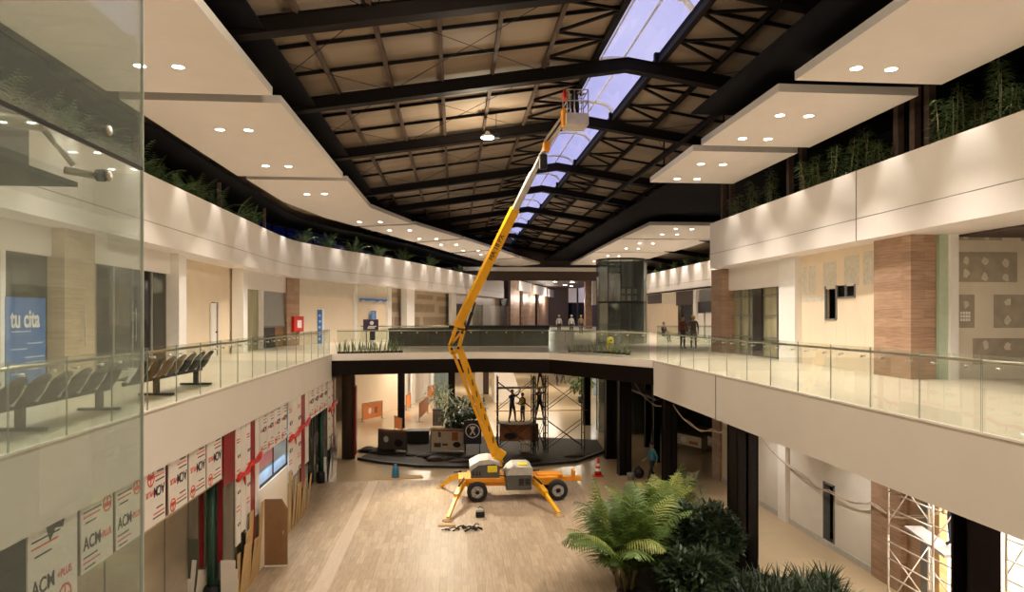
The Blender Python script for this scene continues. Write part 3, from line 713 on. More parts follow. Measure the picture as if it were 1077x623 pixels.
# column clad in mirror panels with hanging films
def clad_column(name, y0, y1, label, front=True, bottom='cardboard', seed=1, x0=-6.5):
    rr = random.Random(seed)
    o = thing('clad_column', label, 'column', (XA,y0,0), None)
    o['kind'] = 'structure'
    MB().box(x0,XA-.02,y0,y1,0,4.3).build('column_core','mirror',o)
    mb = MB(); n = 5; w = (y1-y0)
    for k in range(n):
        a, b = y0+w*k/n+.02, y0+w*(k+1)/n-.02; zb = rr.uniform(1.2,1.9)
        mb.mat(0 if k != n-2 else 1).bbox(XA-.02,XA+.012,a,b,zb if k != n-2 else 1.0,4.28,.004)
    mb.build('film_strips',['film','red'],o)
    mb = MB()
    for k in range(7):
        a = y0+w*(k+.1)/7; zt = rr.uniform(1.1,2.1)
        mb.bar((XA+.02,a+.05,.0),(XA+.04+rr.uniform(0,.12),a+rr.uniform(0,.15),zt),rr.uniform(.22,.36),.015,up=(1,0,0))
    mb.build('leaning_offcuts',bottom,o)
    mb = MB(); pts = [(XA+.05,y0+w*i/8,3.0+.06*math.sin(i*1.7)+.03*i) for i in range(9)]
    mb.tube(pts,[.05+.03*(i%2) for i in range(9)],7)
    for i in (2,5): mb.tube([pts[i],(XA+.06,y0+w*i/8+.1,2.75)],[.04,.015],6)
    mb.build('red_ribbon','redpaint',o)
    for k in (0,2):
        a = y0+w*k/n+.05; wd = w/n-.1
        for z in (1.9,2.7,3.6): text('black_lettering','ACM',min(.22,wd*.36),'blackink',o,(XA+.016,a+wd,z),(0,-1,0),(0,0,-1))
        for zz in ((2.2,2.3),(3.1,3.2),(3.9,3.97)):
            mb = MB()
            for z in zz: mb.box(XA+.012,XA+.016,a,a+wd*.8,z,z+.03)
            mb.build('printed_lettering','redink',o)
    if front:
        mb = MB()
        W = XA-.02-x0
        for k, (u0,u1,m,zb) in enumerate(((.02,.22,0,1.6),(.24,.34,1,.9),(.36,.62,2,.0),(.64,.74,1,1.0),(.76,.98,0,.4))):
            mb.mat(m).box(x0+W*u0,x0+W*u1,y0-.02,y0-.001,zb,4.28)
        mb.build('front_panels',['filmgrey','red','mirror'],o)
        mb = MB().tube([(x0+W*.52,y0-.10,.5),(x0+W*.52,y0-.10,3.6)],.11,12); mb.build('green_glass_roll','greenroll',o)
        MB().lathe((x0+W*.52,y0-.14,0),[(.10,0),(.17,.02),(.17,.42),(.12,.5)],12).build('black_bucket','black',o)
        mb = MB()
        for k in range(9): u = rr.random(); mb.bar((x0+W*u,y0-.04,0),(x0+W*min(1,u+rr.uniform(-.12,.12)),y0-.03,rr.uniform(.5,1.1)),rr.uniform(.10,.2),.01,up=(0,1,0))
        mb.build('torn_sheets','film',o)
    return o
M['greenroll'] = mat('green_glass_roll', (.03,.10,.075), .12, .3)
clad_column('c', 17.36, 19.4, 'mirror-clad column wrapped in white film and red ribbon, nearest the camera', True, 'cardboard', 3)
clad_column('c', 22.7, 25.8, 'film-wrapped column beyond the blue window, with brown offcuts at its foot', False, 'cardboard', 5)
clad_column('c', 29.7, 31.6, 'film-wrapped column under the end of the left balcony', True, 'filmgrey', 8, -5.9)
cladding(16.42,17.3,3.3,4.28,'dark red film strip panel above the mirror-clad column',0,False) if False else struct('trim_red_film', MB().box(XA-.03,XA,16.5,17.3,3.05,4.3), 'red')
ys = [19.5,20.25,21.0,21.8,22.6]
for i in range(4):
    cladding(ys[i]+.02,ys[i+1]-.06,3.16,4.28,'narrow film-covered panel above the blue window, %s from the near column'%ORD[i],0,True,'film-covered panels above the blue window')
ys = [25.9,26.85,27.8,28.75,29.65]
for i in range(4):
    cladding(ys[i]+.02,ys[i+1]-.08,3.2,4.28,'narrow film-covered panel above the dark doorway, %s from the near side'%ORD[i],0,True,'film-covered panels above the dark doorway')
w = struct('window_14', MB().box(XA-.1,XA-.06,19.45,22.65,2.3,3.2), 'bluewin', label='bluish shop window above the low cream wall')
mb = MB().box(XA-.08,XA-.03,19.45,22.65,2.24,2.32).box(XA-.08,XA-.03,21.0,21.05,2.3,3.2); mb.build('window_frame','black',w)
mb = MB().box(XA-.059,XA-.055,19.5,21.2,2.75,3.2); mb.build('pink_sheet','pinkwin',w)
struct('wall_left_ground', MB().box(XA-.12,XA,19.42,22.68,0,2.24), 'beige')
o = thing('door_board', 'brown board with a cut corner standing out from the low cream wall', 'board', (-5.0,19.8,0))
MB().extr([(-5.33,19.78,0),(-4.70,19.78,0),(-4.70,19.78,1.62),(-4.86,19.78,1.9),(-5.33,19.78,1.9)],(0,.05,0)).build('panel','plywood',o)
MB().box(-5.33,-4.70,19.76,19.85,0,.04).build('bottom_edge','white',o)
MB().tube([(-4.80,19.76,1.0),(-4.80,19.70,1.0),(-4.80,19.70,.9)],.012,6).build('handle','steel',o)
struct('wall_left_ground', MB().box(-6.0,-5.95,25.85,29.7,0,4.3), 'blackgloss')
struct('column', MB().lathe((-5.25,34.6,0),[(.33,0),(.33,4.0),(.27,4.3)],20), 'brown'); struct('trim_red_film', MB().box(-4.96,-4.86,34.35,34.8,.2,3.6), 'red')
mb = MB()
for i in range(7): mb.bbox(-5.9+.02*i,-5.7,26.0+i*.5,26.35+i*.5,2.2,3.2,.05)
struct('trim_stacked_dark_shapes', mb, 'black')

# ================================================================== railings
def railing(label, P, pitch, inward, ext=0., z=F2):
    P = [Vector((p[0],p[1])) for p in P]; c = P[0]
    o = thing('glass_railing', label, 'railing', (c.x,c.y,z), 'glass railings of the upper floor')
    rp = []
    for a, b in zip(P, P[1:]):
        L = (b-a).length; d = (b-a)/L; n = Vector((-d.y,d.x))*inward; k = max(1,round(L/pitch)); w = L/k
        for i in range(k):
            p, q = a+d*(w*i+.012), a+d*(w*(i+1)-.012)
            mb = MB().wall(p,q,z-.12,z+1.10,.012*inward); mb.mi = [0,1,0,1,0,1] if False else [0]*6
            mb.mi[3] = 1; mb.mi[5] = 1; mb.mi[1] = 1
            mb.build('glass_panel',['rail_glass','glassedge'],o)
            for t in (.22,.78):
                s = p+(q-p)*t; mb = MB().tube([(s.x,s.y,z+.92),(s.x+n.x*.09,s.y+n.y*.09,z+.92),(s.x+n.x*.09,s.y+n.y*.09,z+1.0)],.011,6)
                mb.lathe((s.x+n.x*.012,s.y+n.y*.012,z+.90),[(.03,0),(.03,.04)],8); mb.build('handrail_bracket','steel',o)
        rp += [Vector((a.x+n.x*.09,a.y+n.y*.09,z+1.01)), Vector((b.x+n.x*.09,b.y+n.y*.09,z+1.01))]
    MB().tube(rp,.026,8).build('handrail','rail',o)
    return o
railing('glass railing with steel handrail along the left balcony', [(-5.33,1.2),(-5.33,29.9)], 1.26, 1)
railing('glass railing with steel handrail along the right balcony', [(7.43,1.3),(7.43,24.7)], 1.29, -1)
railing('glass railing along the front of the bridge', [(-5.1,30.3),(1.1,31.4),(4.3,30.5),(7.3,25.2)], 1.5, 1)
railing('glass railing at the far side of the bridge', [(-6,44.5),(9,44.5)], 1.9, 1)
railing('glass railing before the far right shops', [(12.5,41.5),(19,41.5)], 1.9, 1)

# ================================================================== beam benches
def bench(label, y0, n, browns):
    o = thing('beam_bench', label, 'bench', (-6.2,y0,F2), 'beam benches on the left balcony')
    pit = .56; Lb = pit*n
    MB().box(-6.24,-6.16,y0,y0+Lb,F2+.33,F2+.40).build('beam','black',o)
    for t in (.36,.92):
        y = y0+Lb*t; mb = MB().bbox(-6.25,-6.15,y-.06,y+.06,F2+.03,F2+.35,.01); mb.bar((-6.55,y,F2+.03),(-5.85,y,F2+.03),.10,.045); mb.build('leg','black',o)
    for i in range(n):
        yc = y0+pit*(i+.5)
        prof = [(-6.46,.42),(-6.40,.44),(-6.15,.41),(-6.05,.44),(-5.98,.54),(-5.91,.70),(-5.84,.83)]
        mb = MB(); nu = 6; vs = []
        for off in (0,.022):
            for j,(x,z) in enumerate(prof):
                for u in range(nu+1):
                    s = -1+2*u/nu; t = j/(len(prof)-1); hw = .24*(1-.18*max(0,t-.75)*4*abs(s)) 
                    dx = -.05*s*s*(t > .4); dz = .03*s*s*(t < .6)-(.07*s*s*max(0,(t-.8)/.2))
                    vs.append((x+dx+off*(.9 if t > .4 else .1), yc+s*hw, F2+z+dz-off*(.2 if t > .4 else 1)))
        k = len(prof)*(nu+1); fs = []
        for j in range(len(prof)-1):
            for u in range(nu):
                a = j*(nu+1)+u; fs += [(a,a+1,a+nu+2,a+nu+1), (k+a,k+a+nu+1,k+a+nu+2,k+a+1)]
        for j in range(len(prof)-1):
            a = j*(nu+1); b = a+nu; fs += [(a,a+nu+1,k+a+nu+1,k+a),(b,k+b,k+b+nu+1,b+nu+1)]
        for u in range(nu):
            a = u; b = (len(prof)-1)*(nu+1)+u; fs += [(a,k+a,k+a+1,a+1),(b,b+1,k+b+1,k+b)]
        mb.add(vs,fs,True); s = mb.build('seat','seatbrown' if i in browns else 'seatblack',o)
        if i in browns: s['label'] = 'brown seat shell'
    for i in range(n+1):
        y = y0+pit*i; mb = MB().bbox(-6.38,-5.98,y-.025,y+.025,F2+.60,F2+.635,.01)
        mb.bar((-6.02,y,F2+.61),(-6.14,y,F2+.40),.03,.05); mb.build('armrest','armgrey',o)
    return o
bench('row of black seats with two brown ones on the left balcony, beyond the glass', 13.45, 7, (2,3))
bench('row of joined black seats on the left balcony, seen through the glass partition', 8.95, 7, ())

# ================================================================== near glass storefront beside the camera
XG = -1.5
o = thing('glass_partition', 'tall frameless glass storefront pane close to the camera at left', 'glass partition', (XG,2.6,F2))
zj = 7.76
for nm, z0, z1 in (('lower_glass_pane',F2+.02,zj-.006),('upper_glass_pane',zj+.006,9.15)):
    mb = MB().box(XG-.006,XG+.006,1.0,3.435,z0,z1); mb.build(nm,'bigglass',o)
MB().box(XG-.008,XG+.008,1.0,3.43,zj-.007,zj+.007).build('pane_joint','black',o)
mb = MB().box(XG-.007,XG+.007,3.432,3.44,F2+.02,9.15); mb.build('polished_pane_edge','pane_edge' if 'pane_edge' in M else 'glassedge',o)
MB().box(XG-.05,XG+.05,1.0,3.43,F2,F2+.03).build('floor_channel','steel',o)
for z, nm in ((7.855,'clamp_disc'),(7.66,'clamp_disc')):
    MB().lathe((XG+.006,3.10,z),[(.0,.012),(.018,.011),(.022,.008),(.024,0)][::-1],18,'X').build(nm,'steel',o)
    MB().lathe((XG-.045,3.10,z),[(.014,0),(.026,.006),(.026,.036),(.014,.04)],18,'X').build('clamp_backing','black',o)
mb = MB().tube([(XG-.05,3.10,7.66),(XG-.13,3.02,7.665)],.016,8); mb.tube([(XG-.11,3.05,7.69),(XG-.20,2.99,7.83)],.012,8); mb.build('spider_arm','steel',o)
MB().tube([(XG-.75,2.6,7.865),(XG-.20,2.99,7.84)],.026,12).build('support_tube','galv',o)
o = thing('air_curtain', 'dark grey box unit with a flat lower plate behind the glass at left', 'air curtain', (-2.3,3.4,7.8))
MB().bbox(-2.7,-2.22,2.2,3.80,7.82,8.10,.02).build('housing','darkunit' if 'darkunit' in M else 'grey',o)
MB().box(-2.7,-2.10,2.2,4.02,7.775,7.80).build('lower_plate','black',o)
MB().tube([(-2.45,3.80,7.86),(-2.45,3.90,7.86)],.05,12).build('end_fitting','grey',o)
MB().box(-2.5,-2.4,2.2,2.3,8.09,9.15).build('hanger','steel',o)
# ================================================================== boom lift
LY = 26.0
M['unitgrey'] = mat('unit_dark_grey', (.11,.11,.105), .5)
lift = thing('boom_lift', 'yellow articulated boom lift with raised basket standing on outriggers on the wood floor', 'boom lift', (2.4,26.7,0))
mb = MB().bbox(.15,4.0,26.15,27.25,.56,.86,.03).bbox(.5,1.9,26.0,27.4,.72,.9,.03); mb.build('chassis','orange',lift)
mb = MB().bbox(4.0,4.95,26.5,26.75,.60,.78,.02).bbox(3.2,4.2,26.35,26.95,.84,.92,.02).box(4.6,4.7,26.45,26.8,.75,1.02); mb.build('tow_bar','orange',lift)
def wheel(x, y, s):
    w = MB(); w.lathe((x,y,.39),[(.22,-.14),(.34,-.14),(.385,-.10),(.39,0),(.385,.10),(.34,.14),(.22,.14)],28,'Y',False); t = w.build('wheel','tyre',lift)
    r = MB(); r.lathe((x,y+s*.11,.39),[(.24,s*.03),(.235,0),(.19,-s*.02),(.10,0),(.09,s*.03),(.0,s*.03)],24,'Y'); r.build('rim','rim',t)
    b = MB()
    for i in range(6): b.sph((x+.15*math.cos(i*PI/3),y+s*.145,.39+.15*math.sin(i*PI/3)),.02,n=6,m=4)
    b.build('wheel_nut','black',t)
for x, y, s in ((.86,26.05,-1),(3.95,26.05,-1),(.86,27.45,1),(3.95,27.45,1)): wheel(x,y,s)
mb = MB()
for x in (.86,3.95): mb.tube([(x,26.1,.39),(x,27.4,.39)],.07,8).box(x-.08,x+.08,26.6,26.9,.39,.7)
mb.build('axle','black',lift)
# engine box
e = MB().bbox(1.95,2.95,25.95,27.3,.42,1.02,.05); eb = e.build('engine_box','unitgrey',lift)
MB().extr([(1.95,25.93,1.0),(2.98,25.93,1.0),(2.98,25.93,1.22),(2.85,25.93,1.3),(2.25,25.93,1.3),(2.05,25.93,1.15)],(0,1.4,0)).build('engine_cover','greylight',eb)
mb = MB()
for i in range(2):
    for k in range(5): mb.box(2.45+i*.24,2.63+i*.24,25.925,25.945,.62+k*.055,.645+k*.055)
mb.build('vent_slots','black',eb)
MB().bbox(2.45,2.8,26.2,26.6,1.28,1.36,.02).build('yellow_cap','brightyellow',eb)
# turret with counterweight hood
t = MB().extr([(.62,26.05,.9),(1.72,26.05,.9),(1.72,26.05,1.32),(1.5,26.05,1.42),(.9,26.05,1.36),(.62,26.05,1.12)],(0,1.2,0)).build('turret_hood','unitgrey',lift)
MB().extr([(.58,26.02,1.14),(.9,26.02,1.38),(1.52,26.02,1.43),(1.74,26.02,1.34),(1.74,26.02,1.48),(1.3,26.02,1.60),(.95,26.02,1.56),(.58,26.02,1.36)],(0,1.26,0)).build('hood_top','greylight',t)
MB().bbox(1.25,1.62,25.96,26.1,1.12,1.36,.02).build('control_box','brightyellow',t)
MB().lathe((1.2,26.7,.8),[(.4,0),(.4,.1)],20).build('slew_ring','black',t)
mb = MB()
for k in range(3): mb.extr([(.68+k*.12,26.035,1.0),(.76+k*.12,26.035,1.0),(.72+k*.12,26.035,1.22)],(0,.012,0))
mb.build('vent_slots','black',t)
# outriggers
for top, foot in (((.35,26.2,.72),(-.23,23.7)),((.25,27.2,.74),(-.55,28.3)),((3.05,26.2,.72),(3.68,23.95)),((3.1,27.2,.72),(4.1,28.9))):
    a = Vector(top); b = Vector((foot[0],foot[1],.08)); m_ = a+(b-a)*.5+Vector((0,0,.10))
    mb = MB().bar(a,m_,.17,.20).bar(m_-(b-a).normalized()*.3+Vector((0,0,-.02)),b,.11,.13); og = mb.build('outrigger','yellow',lift)
    MB().tube([a+Vector((.0,0,.16)),a+(b-a)*.32+Vector((0,0,.26))],.035,8).build('cylinder','black',og)
    MB().lathe((b.x,b.y,0),[(.20,0),(.20,.025),(.08,.05),(.05,.10)],16).build('foot_plate','cardboard',og)
# booms
def P3(px,py,y): return at(px,py,y)
J0 = P3(526,487,26.6); J0b = P3(519,481,26.75)
J1 = P3(483,366,26.2); J1b = P3(475.5,368,26.35)
mb = MB().bar(J0,J1,.16,.27,up=(1,0,.4)); la = mb.build('lower_arm','yellow',lift)
MB().bar(J0b,J1b,.10,.12,up=(1,0,.4)).build('parallel_arm','yellow',lift)
mb = MB()
for k in range(7):
    p = J0+(J1-J0)*(.18+.1*k); mb.tube([p+Vector((.02,-.11,0)),p+(J1-J0)*.05+Vector((.06,-.11,0))],.022,6)
mb.build('hydraulic_hose','black',la)
mb = MB().bar(P3(521,486,26.55),P3(529,474,26.55),.30,.3,up=(1,0,0)).bar(P3(514,488,26.7),P3(528,488,26.7),.34,.16); mb.build('boom_foot','yellow',lift)
# elbow: side plates with lightening hole
for dy in (-.15,.15):
    mb = MB(); pts = [(473,364),(482,338),(488,346),(488,354),(482,368),(476,373)]
    V = [P3(x,y,26.2+dy) for x,y in pts]
    mb.bar(V[0],V[1],.05,.14,up=(1,0,0)).bar(V[1],V[2],.05,.16,up=(1,0,0)).bar(V[2],V[4],.05,.15,up=(1,0,0)).bar(V[4],V[5],.05,.16,up=(1,0,0)).bar(V[5],V[0],.05,.16,up=(1,0,0)).bar(V[0],V[2],.05,.09,up=(1,0,0))
    mb.build('elbow_plate','yellow',lift)
mb = MB()
for px,py in ((475,367),(483,341),(486,350),(482,366)): p = P3(px,py,26.2); mb.tube([p+Vector((0,-.22,0)),p+Vector((0,.22,0))],.05,10)
mb.build('pivot_pin','black',lift)
U0 = P3(481,343,26.0); U2 = P3(575,153,23.0); U1 = U0+(U2-U0)*.672
mb = MB().bar(U0,U1,.24,.30,up=(1,0,.3)); ub = mb.build('upper_boom','yellow',lift)
MB().bar(U1-(U2-U0).normalized()*.3,U0+(U2-U0)*.86,.17,.21,up=(1,0,.3)).build('telescopic_section','galv',lift)
MB().bar(U0+(U2-U0)*.82,U2,.12,.15,up=(1,0,.3)).build('telescopic_tip_section','galv',lift)
d = (U2-U0).normalized(); sd = Vector((0,-1,0)); sd = (sd-d*sd.dot(d)).normalized(); up_ = sd.cross(d).normalized()
if up_.x > 0 : up_ = -up_
text('black_lettering','HA 18 PX',.25,'blackink',ub,U0+(U2-U0)*.40+sd*.155-up_*.08,d,up_,squeeze=1.0)
c0, c1 = P3(490,348,25.8), P3(500,318,25.75)
mb = MB().tube([c0,c0+(c1-c0)*.65],.06,10).tube([c0+(c1-c0)*.6,c1],.035,8); mb.build('hydraulic_cylinder','black',lift)
K = U2; J2 = P3(596,122,22.5)
mb = MB().bbox(K.x-.12,K.x+.10,K.y-.14,K.y+.14,K.z-.22,K.z+.10,.04).tube([K+Vector((0,-.2,0)),K+Vector((0,.2,0))],.10,12).bar(K+Vector((-.1,0,-.1)),K+Vector((.16,0,.2)),.16,.12,up=(1,0,0)); mb.build('jib_knuckle','orange',lift)
mb = MB().bbox(K.x-.25,K.x+.02,K.y-.05,K.y+.2,K.z-.8,K.z-.3,.04); mb.build('cable_carrier','black',lift)
mb = MB().bar(K+Vector((.06,0,.05)),J2+Vector((.06,0,0)),.09,.11,up=(1,0,0)); mb.build('jib','galv',lift)
MB().bar(K+Vector((-.08,0,.12)),J2+Vector((-.07,0,.1)),.06,.07,up=(1,0,0)).build('jib_link','galv',lift)
BX, BY, BZ = 3.98, 22.5, 13.36
mb = MB().bbox(3.55,3.68,22.35,22.75,13.35,13.95,.03); mb.build('basket_mount','orange',lift)
bk = MB().box(3.66,4.36,22.1,22.95,13.34,13.39).box(3.66,4.36,22.08,22.1,13.34,13.70).box(3.66,4.36,22.95,22.97,13.34,13.70).box(3.64,3.66,22.1,22.95,13.34,13.70).box(4.36,4.38,22.1,22.95,13.34,13.70).build('basket_tray','scafpale',lift)
mb = MB()
for z in (14.1,14.46):
    for a, b in (((3.66,22.09),(4.36,22.09)),((4.36,22.09),(4.36,22.96)),((4.36,22.96),(3.66,22.96)),((3.66,22.96),(3.66,22.09))): mb.tube([(a[0],a[1],z),(b[0],b[1],z)],.02,8)
for x in (3.66,3.9,4.14,4.36):
    for y in (22.09,22.96): mb.tube([(x,y,13.68),(x,y,14.46)],.02,8)
mb.build('guard_rail','steel',bk)
MB().bbox(3.56,3.72,22.2,22.5,14.2,14.5,.02).build('basket_controls','redpaint',bk)
MB().tube([P3(523,500,26.2),P3(545,503,26.0),P3(560,498,26.1)],.02,6).build('cable','black',lift)

# ================================================================== people
M['skin'] = mat('skin', (.40,.24,.16), .6); M['hair'] = mat('dark_hair', (.02,.015,.012), .6)
CLOTH = {}
def cloth(c):
    k = tuple(c)
    if k not in CLOTH: n = 'cloth_%d'%len(CLOTH); M[n] = mat(n, k, .85, var=.15, scale=8); CLOTH[k] = n
    return CLOTH[k]
def person(label, loc, rot, pose='stand', shirt=(.1,.1,.12), pants=(.03,.03,.04), hat=None, vest=None, scale=1.0, shoes=(.02,.02,.02)):
    # joints, facing -Y
    J = dict(pel=(0,0,.95), wst=(0,.01,1.08), cst=(0,.01,1.30), nkb=(0,.01,1.47), nk=(0,-.005,1.55))
    hipL, hipR = (.09,0,.90), (-.09,0,.90)
    legs = dict(stand=(((.10,-.01,.50),(.11,.02,.09)),((-.10,-.01,.50),(-.11,.02,.09))),
                walk=(((.10,-.16,.52),(.10,-.26,.12)),((-.10,.02,.50),(-.10,.28,.15))),
                wide=(((.16,-.04,.50),(.24,.02,.09)),((-.16,-.04,.50),(-.22,.02,.09))),
                sit=(((.11,-.42,.93),(.12,-.44,.50)),((-.11,-.42,.93),(-.12,-.44,.50))))
    arms = dict(stand=(((.25,.02,1.15),(.26,-.06,.90)),((-.25,.02,1.15),(-.26,-.06,.90))),
                walk=(((.24,.12,1.16),(.24,.06,.92)),((-.24,-.06,1.16),(-.22,-.26,1.02))),
                reach=(((.30,-.14,1.50),(.24,-.34,1.70)),((-.30,-.12,1.36),(-.22,-.38,1.42))),
                hold=(((.25,-.05,1.16),(.12,-.32,1.12)),((-.25,-.05,1.16),(-.12,-.32,1.14))))
    lp, ap = {'stand':('stand','stand'),'walk':('walk','walk'),'reach':('wide','reach'),'hold':('stand','hold'),'sit':('sit','hold')}[pose]
    vs = [J['pel'],J['wst'],J['cst'],J['nkb'],J['nk']]; rad = [(.15,.11),(.135,.10),(.165,.115),(.085,.075),(.055,.055)]; es = [(0,1),(1,2),(2,3),(3,4)]
    feet = []
    for hip, (kn, an) in zip((hipL,hipR), legs[lp]):
        i = len(vs); vs += [hip,kn,an]; rad += [(.095,.095),(.065,.065),(.045,.045)]; es += [(0,i),(i,i+1),(i+1,i+2)]
        toe = (an[0]*1.05,an[1]-.15,an[2]-.05); vs.append(toe); rad.append((.042,.032)); es.append((i+2,i+3)); feet.append(an)
    hands = []
    for s, (el, ha) in zip((1,-1), arms[ap]):
        i = len(vs); vs += [(s*.17,.01,1.43),el,ha]; rad += [(.065,.065),(.048,.048),(.030,.030)]; es += [(3,i),(i,i+1),(i+1,i+2)]; hands.append((Vector(el),Vector(ha),s))
    me = bpy.data.meshes.new('person'); me.from_pydata(vs,es,[]); 
    bm = bmesh.new(); bm.from_mesh(me); ly = bm.verts.layers.skin.verify()
    bm.verts.ensure_lookup_table()
    for i, v in enumerate(bm.verts): v[ly].radius = rad[i]; v[ly].use_root = (i == 0)
    bm.to_mesh(me); bm.free()
    tmp = bpy.data.objects.new('person_source', me); COL.objects.link(tmp)
    sk = tmp.modifiers.new('skin','SKIN'); sk.use_smooth_shade = True
    tmp.modifiers.new('sub','SUBSURF').levels = 1; tmp.modifiers['sub'].render_levels = 1
    bpy.context.view_layer.update()
    ev = bpy.data.meshes.new_from_object(tmp.evaluated_get(bpy.context.evaluated_depsgraph_get()))
    bpy.data.objects.remove(tmp)
    B = MB(); B.add([v.co for v in ev.vertices], [tuple(p.vertices) for p in ev.polygons], True); nbody = len(ev.polygons)
    # head with brow, nose, mouth and ears
    hc = Vector((0,-.02,1.655)); B.m = 2
    B.sph(hc,.078,.095,.118,16,12); B.sph(hc+Vector((0,-.035,-.06)),.055,.055,.055,10,8)
    B.add([hc+Vector(p) for p in ((-.014,-.088,-.03),(.014,-.088,-.03),(0,-.118,-.028),(0,-.090,.025))],[(0,1,2),(0,2,3),(1,3,2)])
    for s in (1,-1): B.sph(hc+Vector((s*.078,.0,-.005)),.012,.022,.032,8,6)
    B.m = 5
    for s in (1,-1): B.sph(hc+Vector((s*.03,-.088,.012)),.012,.008,.007,8,5)
    B.m = 6; B.sph(hc+Vector((0,-.090,-.066)),.024,.008,.007,8,5)
    B.m = 2
    # hands: palm, four fingers and a thumb
    for el, ha, s in hands:
        d = (ha-el).normalized(); side = d.cross(Vector((0,1,0) if abs(d.y) < .8 else (0,0,1))).normalized(); nrm = side.cross(d).normalized()
        p0 = ha+d*.015; B.tube([ha-d*.02,p0,ha+d*.09],[.026,.036,.034],8)
        for k in range(4):
            b = ha+d*.085+side*(k-1.5)*.018; l = (.065,.078,.073,.055)[k]
            B.tube([b,b+d*l*.5+nrm*.008,b+d*l*.8+nrm*.03],[.0095,.009,.007],6)
        b = ha+d*.03+side*(-.03 if s > 0 else .03); B.tube([b,b+d*.035+side*(-.025 if s > 0 else .025),b+d*.065+side*(-.025 if s > 0 else .025)+nrm*.015],[.012,.010,.008],6)
    for k in range(nbody):
        f = B.f[k]; c = sum((Vector(B.v[i]) for i in f),Vector())/len(f)
        low = any(abs(c.x-a[0]) < .12 and abs(c.y-a[1]+.06) < .2 and c.z < a[2]+.03 for a in feet)
        leg = c.z < .99 and abs(c.x) < .22 if lp != 'sit' else c.z < 1.02 and abs(c.x) < .24
        wrist = any((c-ha).length < .05 for el, ha, s in hands)
        B.mi[k] = 3 if low and c.z < .16+(.4 if lp == 'sit' else 0) else 2 if (c.z > 1.50 and abs(c.x) < .1) or wrist else 1 if leg else 0
    o = thing('person', label, 'person', loc)
    zmin = min(v[2] for v in B.v)
    B.v = [(v[0]+loc[0],v[1]+loc[1],v[2]-zmin+loc[2]) for v in B.v]
    B.build('body',[cloth(shirt),cloth(pants),'skin',cloth(shoes),'hair','black','redink'],o)
    off = Vector(loc)+Vector((0,0,-zmin)); h = hc+off
    mb = MB(); prof = [(.085,.0),(.086,.04),(.075,.085),(.045,.118),(0,.128)]
    if hat:
        mb.lathe(h+Vector((0,.005,.03)),[(r*1.25,z*1.05) for r,z in prof],16); mb.extr([h+Vector((.09*math.cos(a),-.085-.05*math.sin(a),.035)) for a in [PI*i/8 for i in range(9)]],(0,0,.012)); mb.build('helmet' if hat[0]+hat[1]+hat[2] > .5 else 'cap',cloth(hat),o)
    else:
        mb.lathe(h+Vector((0,.014,.02)),[(r*1.04,z*.95) for r,z in prof],14); mb.sph(h+Vector((0,.05,.01)),.075,.06,.09,12,8); mb.build('hair','hair',o)
    if vest:
        mb = MB(); n = 14; rows = [(.155,.125,1.0),(.17,.135,1.2),(.185,.14,1.36),(.15,.10,1.46)]
        V = [Vector((a*math.cos(2*PI*j/n),.01+b*math.sin(2*PI*j/n),z))+off for a,b,z in rows for j in range(n)]
        mb.add(V,[(i*n+j,i*n+(j+1)%n,(i+1)*n+(j+1)%n,(i+1)*n+j) for i in range(3) for j in range(n)],True); mb.build('vest',cloth(vest),o)
    o.rotation_euler = (0,0,rot)
    o.scale = (scale,)*3
    return o
YEL = (.85,.62,.04); WHT = (.8,.8,.78)
person('worker in dark clothes and yellow helmet standing in the raised lift basket', (4.0,22.52,13.39), .5, 'hold', (.02,.02,.025), (.02,.02,.025), YEL, None, .90)
x, y = floor_at(686,507); person('person in blue shirt and cap walking past the steel columns on the ground floor', (x,y,0), -PI/2+.2, 'walk', (.06,.26,.36), (.02,.02,.03), (.02,.03,.05), None, .97)
x, y = floor_at(586,406); person('distant person in dark clothes walking on the bright ground floor, left of two', (x,y,0), 2.6, 'walk', (.05,.05,.06), (.03,.03,.04))
x, y = floor_at(592,404); person('distant person in grey walking on the bright ground floor, right of two', (x,y,0), .4, 'walk', (.25,.24,.24), (.05,.05,.07))
person('person in rust-brown top standing on the upper floor before the far right shops', (11.75,34.5,F2), .3, 'stand', (.20,.06,.04), (.05,.045,.04), None, None, .96)
person('person in khaki shirt and yellow helmet walking beside the one in rust brown', (12.25,34.3,F2), -.3, 'walk', (.12,.10,.06), (.16,.14,.11), YEL, None, .98)
person('seated person in dark jacket behind the bridge railing near the elevator', (13.7,44.0,F2+.0), .6, 'sit', (.015,.015,.018), (.02,.02,.02), None, None, .95)
for px, yy_, sh, ht, lb in ((588,62,(.7,.7,.68),WHT,'far worker in white shirt and white helmet by the wood piers, left of three'),(601,60,(.75,.74,.7),WHT,'far worker in white at the end of the upper floor, middle of three'),(611,64,(.35,.28,.2),YEL,'far worker in brown and yellow helmet on the upper floor, right of three')):
    q = at(px,345,yy_); person(lb,(q.x,yy_,F2),.2,'stand',sh,(.05,.05,.06),ht)
